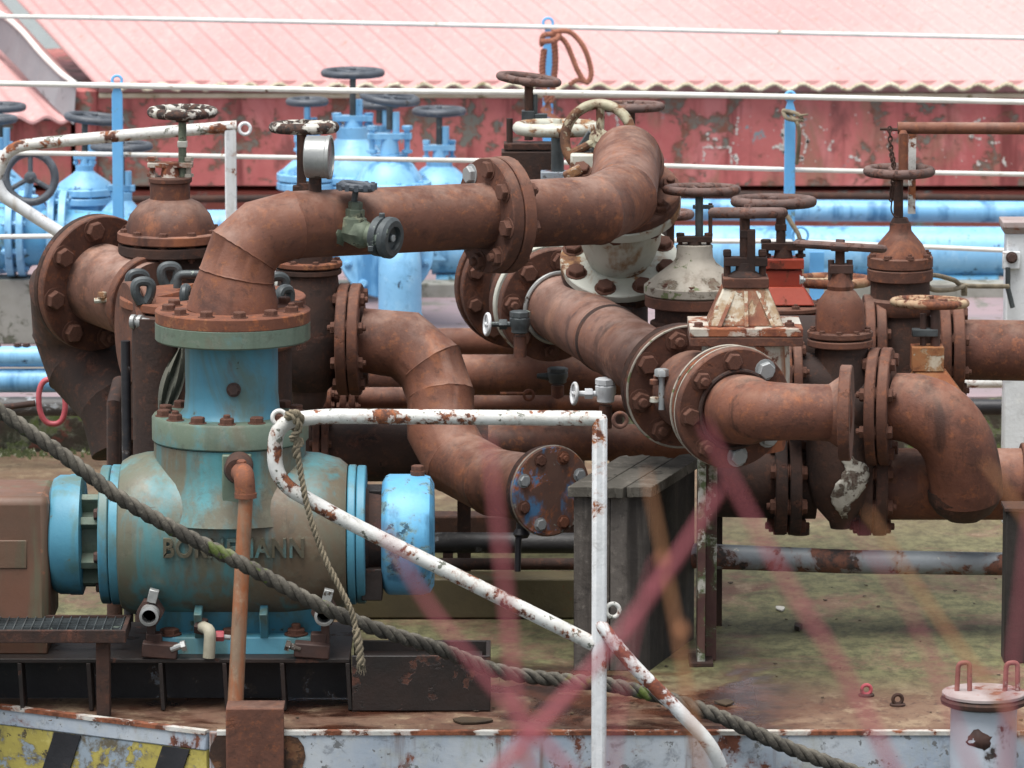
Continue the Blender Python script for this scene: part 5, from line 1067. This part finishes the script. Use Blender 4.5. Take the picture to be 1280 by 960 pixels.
# ================================================================ WOODEN BOX, STEEL POST, DECK FITTINGS
t = T('wooden_box', 'weathered grey plank box with split lid standing on the deck', 'box', V((P(765, 760, 0).x, .25, 0)))
zl = P(765, 607, 0).z; xL, xR = P(717, 760, 0).x, P(812, 760, 0).x; dx_, dy_ = .155, .50
def sk(x, y, z): return V((x + dx_ * y / dy_, y, z))
wd = MB()
for k, (a, b) in enumerate(((0, .47), (.48, .985))):
    m_ = MB(); xa, xb = xL + (xR - xL) * a, xL + (xR - xL) * b
    m_.prism([V((xa, 0, .0)), V((xb, 0, .0)), V((xb, 0, zl - .03)), V((xa, 0, zl - .03))], (.005, .022, 0)); t.part('front_plank', m_, 'wood', bevel=.002)
m_ = MB(); m_.prism([sk(xR, 0.001, 0), sk(xR, dy_ * .9, 0), sk(xR, dy_ * .9, zl - .03), sk(xR, 0.001, zl - .03)], (-.02, 0, 0)); t.part('side_panel', m_, 'wood_dark')  # darker wood than the other side, shade put into the colour
m_ = MB(); m_.prism([sk(xL, 0.024, 0), sk(xL, dy_ * .9, 0), sk(xL, dy_ * .9, zl - .03), sk(xL, .024, zl - .03)], (.02, 0, 0)); t.part('side_panel', m_, 'wood')
zt_ = zl
for k, (a, b, fr, bk) in enumerate(((-.06, .34, -.02, .0), (.355, .70, -.035, -.03), (.715, 1.05, -.02, .02))):
    xa, xb = xL + (xR - xL) * a, xL + (xR - xL) * b; m_ = MB(); n_ = 6; fp = [sk(xa + (xb - xa) * i / n_, fr + random.uniform(-.006, .006), zt_) for i in range(n_ + 1)]; bp_ = [sk(xa + (xb - xa) * i / n_, dy_ + bk + random.uniform(-.02, .02), zt_) for i in range(n_ + 1)]
    m_.prism(fp + bp_[::-1], (0, 0, -.03)); t.part('lid_plank', m_, 'wood_top', bevel=.002)
Yq = .12; t = T('steel_post', 'flat flaking maroon and white steel post right of the wooden box', 'post', V((P(884, 760, Yq).x, Yq, 0)))
t.part('web', MB().box(V((P(876, 760, Yq).x, Yq, P(0, 570, Yq).z / 2)), (10 * S(Yq), .10, P(0, 570, Yq).z)), 'maroon', bevel=.002)
t.part('face', MB().box(V((P(889, 760, Yq).x, Yq + .03, P(0, 570, Yq).z / 2)), (14 * S(Yq), .016, P(0, 570, Yq).z)), 'maroon', bevel=.002)
t.part('foot', MB().box(V((P(876, 760, Yq).x, Yq + .0, .006)), (30 * S(Yq), .14, .012)), 'rust_dark', bevel=.002)
for px, py, lb in ((1083, 862, 'pinkish small lifting ring welded on the deck, left of the pair'), (1122, 874, 'brown small lifting ring welded on the deck, right of the pair')):
    y0_ = 3.157 / math.tan(PITCH + math.atan((py + 8 - 480) / FPX)) - 14.8; c = P(px, py, y0_); s = S(y0_)
    g = T('deck_ring', lb, 'ring', V((c.x, y0_, 0)), 'small rings on the deck'); g.part('ring', MB().torus(c, V((.15, -1, 0)), 6 * s, 2.4 * s, 20, 8), 'red_ring' if px < 1100 else 'rust_dark')
    g.part('pad', MB().disc(V((c.x, y0_, 0)), Z_, 10 * s, .006), 'rust_dark')
# litter on the deck
lt = MB(); 
for _ in range(110):
    x = random.uniform(-1.4, 1.6); y = random.uniform(-.7, 1.5); r_ = random.uniform(.002, .007); n = random.randint(4, 6); a0 = random.random() * 6
    pts = [V((x + math.cos(a0 + 2 * math.pi * k / n) * r_ * random.uniform(.6, 1.6), y + math.sin(a0 + 2 * math.pi * k / n) * r_, .0015 + random.random() * .003)) for k in range(n)]; lt.prism(pts, (0, 0, .0012))
o = struct('leaf_litter', lt, 'leafdark'); o['kind'] = 'stuff'; o['label'] = 'dark crumbs and leaf bits strewn over the deck'
for (px, py, w, m_, lb) in ((975, 762, 14, 'litter', 'small white scrap lying on the mossy deck'), (997, 787, 12, 'leafdark', 'small black lump lying on the mossy deck'), (590, 903, 62, 'leafdark', 'long thin curled flake near the deck edge'), (905, 880, 26, 'leafdark', 'dark leaf scrap on the wet deck below the steel post')):
    y0_ = 3.157 / math.tan(PITCH + math.atan((py - 480) / FPX)) - 14.8; c = P(px, py, y0_); c.z = .003; s = S(y0_); m = MB()
    n = 9; pts = [c + V((math.cos(2 * math.pi * k / n) * w / 2 * s * random.uniform(.7, 1.1), math.sin(2 * math.pi * k / n) * min(w, 16) * s * random.uniform(.6, 1.5), 0)) for k in range(n)]; m.prism(pts, (0, 0, .004 if w != 12 else .012)); solo('scrap', lb, 'scrap', m, m_)
# drain pipe from the pump boss down to the folded plate
t = T('drain_pipe', 'thin upright orange stained drain pipe with elbow in front of the pump', 'pipe', P(296, 888, -.62)); s = S(-.62)
t.part('pipe', MB().tube([P(308, 608, -.66), P(303, 700, -.67), P(294, 886, -.72)], [9 * s, 9.5 * s, 10 * s], 20), 'orange_pipe')
t.part('elbow', MB().tube(fillet([P(296, 590, -.50), P(305, 592, -.66), P(307, 622, -.66)], .03, 6), 13 * s, 24).lathe(P(307, 622, -.66), Z_, [(14 * s, 0), (14 * s, 6 * s)], 20), 'rust_bright')
t.part('nipple', MB().lathe(P(297, 589, -.60), V((0, 1, 0)), [(15 * s, 0), (18 * s, .02), (18 * s, .09)], 24), 'rust_dark')
t.part('plug', MB().hexp(P(302, 583, -.62), V((0, -.2, 1)), 6 * s, 8 * s), 'rust_bright')
t = T('folded_plate', 'rusty steel plate hooked over the hull edge below the drain pipe', 'plate', P(317, 960, -.78)); ya = -.825; a0, a1 = P(281, 760, ya).x, P(354, 760, ya).x; zt_ = P(0, 885, ya).z
t.part('plate', MB().box(((a0 + a1) / 2, ya, (zt_ - .2) / 2), (a1 - a0, .012, zt_ + .2)), 'rust_flange', bevel=.004); t.part('top_lip', MB().box(((a0 + a1) / 2, ya + .05, zt_ - .004), (a1 - a0, .09, .008)), 'rust_flange', bevel=.002)
M['stain'] = mat('rust_scorch', '2f2019', '3d2a20', 8, chips=('5a3826', '6a4a30', .3, 9), rough=.9, bump=.5)
sm = MB(); n = 22; c = P(322, 935, YE); 
pts = [V((c.x + math.cos(2 * math.pi * k / n) * .12 * random.uniform(.9, 1.1), YE - .0215, min(-.004, -.06 + math.sin(2 * math.pi * k / n) * .10 * random.uniform(.9, 1.1)))) for k in range(n)]
sm.prism(pts, (0, -.0015, 0)); struct('rust_stain', sm, 'stain')
# grating step
t = T('grating_step', 'dark steel grating step with angle frame at the lower left', 'step', P(120, 890, -.6)); Yg = -.62
zt_ = P(100, 790, Yg).z; xa, xb = P(-120, 760, Yg).x, P(157, 760, Yg).x; dp_ = .20
fr = MB(); fr.box(((xa + xb) / 2, Yg, zt_ - .012), (xb - xa, .012, .035)); fr.box(((xa + xb) / 2, Yg + dp_, zt_ - .012), (xb - xa, .012, .035)); fr.box((xb - .006, Yg + dp_ / 2, zt_ - .012), (.012, dp_ - .012, .035)); t.part('frame', fr, 'rust_dark', bevel=.002)
gr = MB(); k = xa
while k < xb - .015: gr.box((k, Yg + dp_ / 2, zt_ - .006), (.003, dp_ - .014, .02)); k += .024
for j in range(1, 9): gr.box(((xa + xb) / 2, Yg + dp_ * j / 9, zt_ - .002), (xb - xa - .014, .003, .008))
t.part('grating', gr, 'gunmetal')
for px in (127, -60):
    t.part('leg', MB().box(V((P(px, 760, Yg).x, Yg + .02, (zt_ - .03) / 2)), (17 * S(Yg), .012, zt_ - .03)).box(V((P(px + 7, 760, Yg).x, Yg + .035, (zt_ - .03) / 2)), (.008, .03, zt_ - .034)), 'rust_dark', bevel=.002)
# ================================================================ WHITE RAILS
def railtube(t, nm, pts, r, Y, m, n=8, fr=.0):
    w = [P(x, y, (yy if (yy := (q[0] if q else None)) is not None else Y)) for x, y, *q in pts]; t.part(nm, MB().tube(fillet(w, fr, n) if fr else w, r * S(Y), 20), m)
Yr = -.98; s = S(Yr)
t = T('handrail', 'white flaking tubular handrail with rings, nearest, outside the hull edge', 'railing', V((P(748, 760, Yr).x, Yr, -.52)))
t.part('top_tube', MB().tube(fillet([P(752, 523, Yr), P(400, 520, Yr), P(345, 528, Yr), P(342, 600, Yr), P(430, 650, Yr), P(742, 805, Yr)], .07, 9), 9.5 * s, 22), 'white_rusty')
t.part('post', MB().box(V((P(749, 760, Yr).x, Yr, (P(0, 518, Yr).z - .52) / 2)), (19 * s, .042, P(0, 518, Yr).z + .52)), 'post_white' if M.setdefault('post_white', mat('post_white', 'd2d4d6', 'c2c3c3', 5, mottle=('dcdcdc', 'a09e9a', 34), chips=('5d3426', '9a6038', .24, 12), streak=('9a8068', .2), rough=.5, bump=.5)) else '', bevel=.012)
t.part('brace', MB().tube(smooth_path([P(747, 776, Yr), P(756, 788, Yr - .012), P(792, 832, Yr - .03), P(850, 890, Yr - .03), P(890, 936, Yr - .03), P(906, 985, Yr), P(912, 1080, Yr)], 6), 9 * s, 18), 'brace_white' if M.setdefault('brace_white', mat('brace_flaking', 'cfd0d0', 'bcbcb8', 8, chips=('5e3428', '8a4c34', .48, 12), rough=.6, bump=.6)) else '')
for px, py in ((775, 525), (766, 763), (349, 522)):
    t.part('ring', MB().torus(P(px, py, Yr), V((.2, -1, .1)), 8.5 * s, 2.8 * s, 28, 10), 'rust_flange' if py == 525 else 'white_rusty')
Yr2 = 2.6; s = S(Yr2)
t = T('handrail', 'rust flaked white tubular handrail at upper left before the blue valves', 'railing', V((P(293, 760, Yr2).x, Yr2, 0)))
pz = [P(-70, 235, Yr2), P(-6, 225, Yr2), P(10, 184, Yr2), P(60, 178, Yr2), P(180, 167, Yr2), P(296, 158, Yr2)]
t.part('top_tube', MB().tube(fillet(pz[1:], .08, 7), 7.5 * s, 20), 'white_rusty')
t.part('brace', MB().tube(fillet([P(-6, 225, Yr2), P(2, 244, Yr2), P(80, 294, Yr2), P(240, 380, Yr2)], .06, 6), 8 * s, 20), 'white')
t.part('post', MB().box(V((P(293, 760, Yr2).x, Yr2, P(0, 153, Yr2).z / 2)), (14 * s, .035, P(0, 153, Yr2).z)), 'white', bevel=.004)
t.part('ring', MB().torus(P(306, 161, Yr2), V((.2, -1, .2)), 7 * s, 2.2 * s, 24, 8), 'white')
# ================================================================ ROPES in front
Yo = -.86; s = S(Yo); r_ = MB()
rope_mesh(r_, [P(-120, 430, -.80), P(0, 514, -.82), P(75, 566, -.84), P(150, 622, Yo), P(230, 668, Yo), P(305, 706, Yo), P(400, 757, Yo), P(470, 786, -.84), P(545, 810, -.80), P(620, 838, -.76), P(690, 849, -.74), P(760, 856, -.76), P(830, 872, -.80), P(900, 896, -.84), P(980, 932, Yo), P(1070, 966, Yo), P(1200, 1010, Yo)], 9.6 * s, 52 * s, 3, 9, .08)
MOOR = ( 'thick grey mossy three strand mooring rope slung across the front', 'rope', r_, 'rope')
hr = MB()
for _ in range(70):
    i = random.randrange(len(r_.v)); p = r_.v[i]; d = V((random.gauss(0, 1), random.gauss(0, 1), random.gauss(0, 1))).normalized() * random.uniform(.006, .018); hr.tube([p, p + d * .6 + V((0, 0, -.001)), p + d], [.0006, .0005, .0003], 4)
r_.add(hr.v, hr.f); mooring = solo('mooring_rope', *MOOR[:3], 'rope', sharp=60)
Yt = Yr - .03; s = S(Yt); r_ = MB()
kn = [P(358, 520, Yt - .01), P(368, 516, Yt - .025), P(376, 524, Yt), P(368, 534, Yr + .03), P(360, 528, Yr + .02), P(364, 518, Yt - .02), P(374, 534, Yt - .015), P(366, 548, Yt), P(376, 552, Yt + .01), P(370, 560, Yt), P(372, 572, Yt)]
rope_mesh(r_, kn, 5 * s, 22 * s, 3, 6, .2)
rope_mesh(r_, [P(370, 545, Yt), P(374, 580, Yt), P(386, 640, Yt), P(405, 695, Yt), P(425, 735, Yt), P(440, 766, Yt), P(445, 790, Yt)], 4 * s, 22 * s, 3, 6, .1)
rope_mesh(r_, [P(445, 786, Yt), P(448, 805, Yt), P(452, 832, Yt)], 5.5 * s, 26 * s, 3, 6, .2)
for _ in range(26):
    a = P(452 + random.uniform(-6, 6), 828, Yt); r_.tube([a, a + V((random.uniform(-.01, .012), random.uniform(-.01, .01), -random.uniform(.01, .035)))], [.0012, .0005], 4)
solo('frayed_rope', 'thin frayed rope knotted to the nearest handrail and hanging down', 'rope', r_, 'rope_small', sharp=60)
# red oval ring on its rod
Yx = 1.6; s = S(Yx); t = T('oval_ring', 'red painted oval steel ring on a rusty rod at the left', 'ring', P(64, 535, Yx))
pts = [P(65 + math.copysign(abs(math.cos(a)) ** .8, math.cos(a)) * 16.5 + math.sin(a) * -1.5, 502 - math.copysign(abs(math.sin(a)) ** .9, math.sin(a)) * 28, Yx) for a in [2 * math.pi * k / 40 for k in range(41)]]
t.part('ring', MB().tube(pts, 3.6 * s, 12), 'red_ring'); t.part('rod', MB().tube([P(44, 504, Yx), P(0, 510, Yx), P(-90, 520, Yx)], 4 * s, 12), 'rust_dark')
# canister with pink lid at lower right
Yz = -1.0; s = S(Yz); t = T('vent_canister', 'white flaking canister with pink plate lid and two handles, lower right', 'canister', V((P(1228, 760, Yz).x, Yz, -.52)))
zl = P(1228, 878, Yz).z; c = V((P(1230, 870, Yz).x, Yz, -.52))
t.part('can', MB().lathe(c, Z_, [(42 * s, 0), (42 * s, zl + .52 - .004)], 48), 'white_can' if M.setdefault('white_can', mat('flaking_can_paint', 'b3b9c2', 'a9b0ba', 5, chips=('2c2624', '4a403c', .34, 6), rough=.5, bump=.4)) else '')
wp = MB(); pr = []
for k in range(18):
    q = 2 * math.pi * k / 18; dx = math.cos(q) * 17 * random.uniform(.6, 1.15) - 8; dz = math.sin(q) * 13 * random.uniform(.6, 1.2); an = math.asin(max(-.95, min(.95, dx / 42)))
    pr.append(V((c.x + math.sin(an) * 42.4 * s, Yz - math.cos(an) * 42.4 * s, zl - 40 * s + dz * s)))
cc_ = V((c.x - 8 * s, Yz - 41.9 * s - .001, zl - 40 * s)); wp.add([cc_] + pr, [(0, i + 1, (i + 1) % 18 + 1) for i in range(18)]); wpo = t.part('worn_patch', wp, 'bolt_dark'); sw = wpo.modifiers.new('thick', 'SOLIDIFY'); sw.thickness = .0015
t.part('rim', MB().lathe(V((c.x, Yz, zl)), Z_, [(48 * s, -.006), (54 * s, .0), (55 * s, 5 * s), (52 * s, 8 * s), (47 * s, 8 * s)], 56), 'rust_dark')
o = t.part('lid', MB().disc(V((c.x, Yz, zl + 9 * s)), Z_, 53 * s, 5 * s, 56), 'pink_cap')
for px in (1203, 1263):
    y2 = Yz + .01; t.part('handle', MB().tube(fillet([P(px - 7, 866, y2), P(px - 5, 829, y2), P(px + 9, 828, y2), P(px + 9, 864, y2)], .012, 5), 3.2 * s, 12), 'handle_rust' if M.setdefault('handle_rust', mat('handle_rusty_pink', '7a4640', '95605a', 12, chips=('b09a96', '5a342c', .3, 20), rough=.7)) else '', o)
# ================================================================ TWIGS close to the camera, on the quay
gT = 'out of focus twigs in front of the camera'
def twig(label, pts, r, Y, m, buds=(), root=True):
    s = S(Y); w = [P(x, y, Y + dy) for x, y, dy in pts]; w2 = smooth_path(w, 5)
    n = len(w2); mb = MB().tube(w2, [r * s * (.6 + .5 * i / n) for i in range(n)], 10)
    e = w[-1]; d = (w[-1] - w[-2]).normalized()
    mb.tube(smooth_path([e - d * .01, e + d * .12, V((e.x + d.x * .3 + .02, e.y + .02, 1.9)), V((e.x * .7 + .1, Y, 1.39))], 6), r * s * 1.12, 10)
    t = T('twig', label, 'twig', V((e.x * .7 + .1, Y, 1.4)), gT); st_ = t.part('stem', mb, m)
    for x, y in buds: t.part('bud', MB().lathe(P(x, y, Y) - Z_ * 7 * s, Z_, [(2 * s, 0), (r * 1.7 * s, 6 * s), (r * 1.3 * s, 13 * s), (1 * s, 20 * s)], 12), m)
    return t
TY = -10.9
twig('blurred red twig rising straight at centre left of the wooden box', [(610, 548, 0), (622, 650, 0), (634, 760, 0), (646, 880, 0), (668, 990, 0)], 5.4, TY, 'twig')
twig('blurred red twig slanting up left across the blue coupling', [(478, 660, 0), (540, 762, 0), (610, 850, 0), (690, 940, 0), (740, 1000, 0)], 5.4, TY + .15, 'twig')
twig('blurred dark red twig slanting up right past the wooden box', [(900, 610, 0), (850, 690, 0), (770, 800, 0), (690, 890, 0), (600, 990, 0)], 7, TY + .2, 'twig')
twig('blurred pinkish twig crossing below the front right flange', [(880, 530, 0), (925, 620, 0), (985, 730, 0), (1060, 850, 0), (1130, 990, 0)], 5.4, TY - .1, 'twig')
twig('blurred brown budded twig beside the wooden box', [(808, 590, 0), (828, 690, 0), (845, 780, 0), (862, 880, 0), (885, 1000, 0)], 4, TY + .5, 'twig_brown', [(828, 700), (852, 790)])
twig('blurred faint pink twig between the two deck rings and the round canister', [(1068, 660, 0), (1096, 700, 0), (1150, 790, 0), (1215, 960, 0)], 3, TY, 'twig')
twig('blurred faint pink twig behind the lower end of the nearest handrail brace', [(820, 700, 0), (790, 800, 0), (772, 900, 0), (765, 1000, 0)], 3, TY, 'twig')
twig('blurred thin brown twig at right under the big elbow', [(1085, 640, 0), (1150, 740, 0), (1230, 850, 0), (1330, 980, 0)], 4, TY + .5, 'twig_brown', [])
twig('blurred brown twig tip in front of the elbow at right', [(1232, 578, 0), (1262, 620, 0), (1300, 680, 0), (1360, 800, 0)], 4, TY + .5, 'twig_brown', [])
twig('blurred red twig at the lower right frame edge', [(1288, 640, 0), (1275, 760, 0), (1262, 870, 0), (1256, 1000, 0)], 4, TY, 'twig')
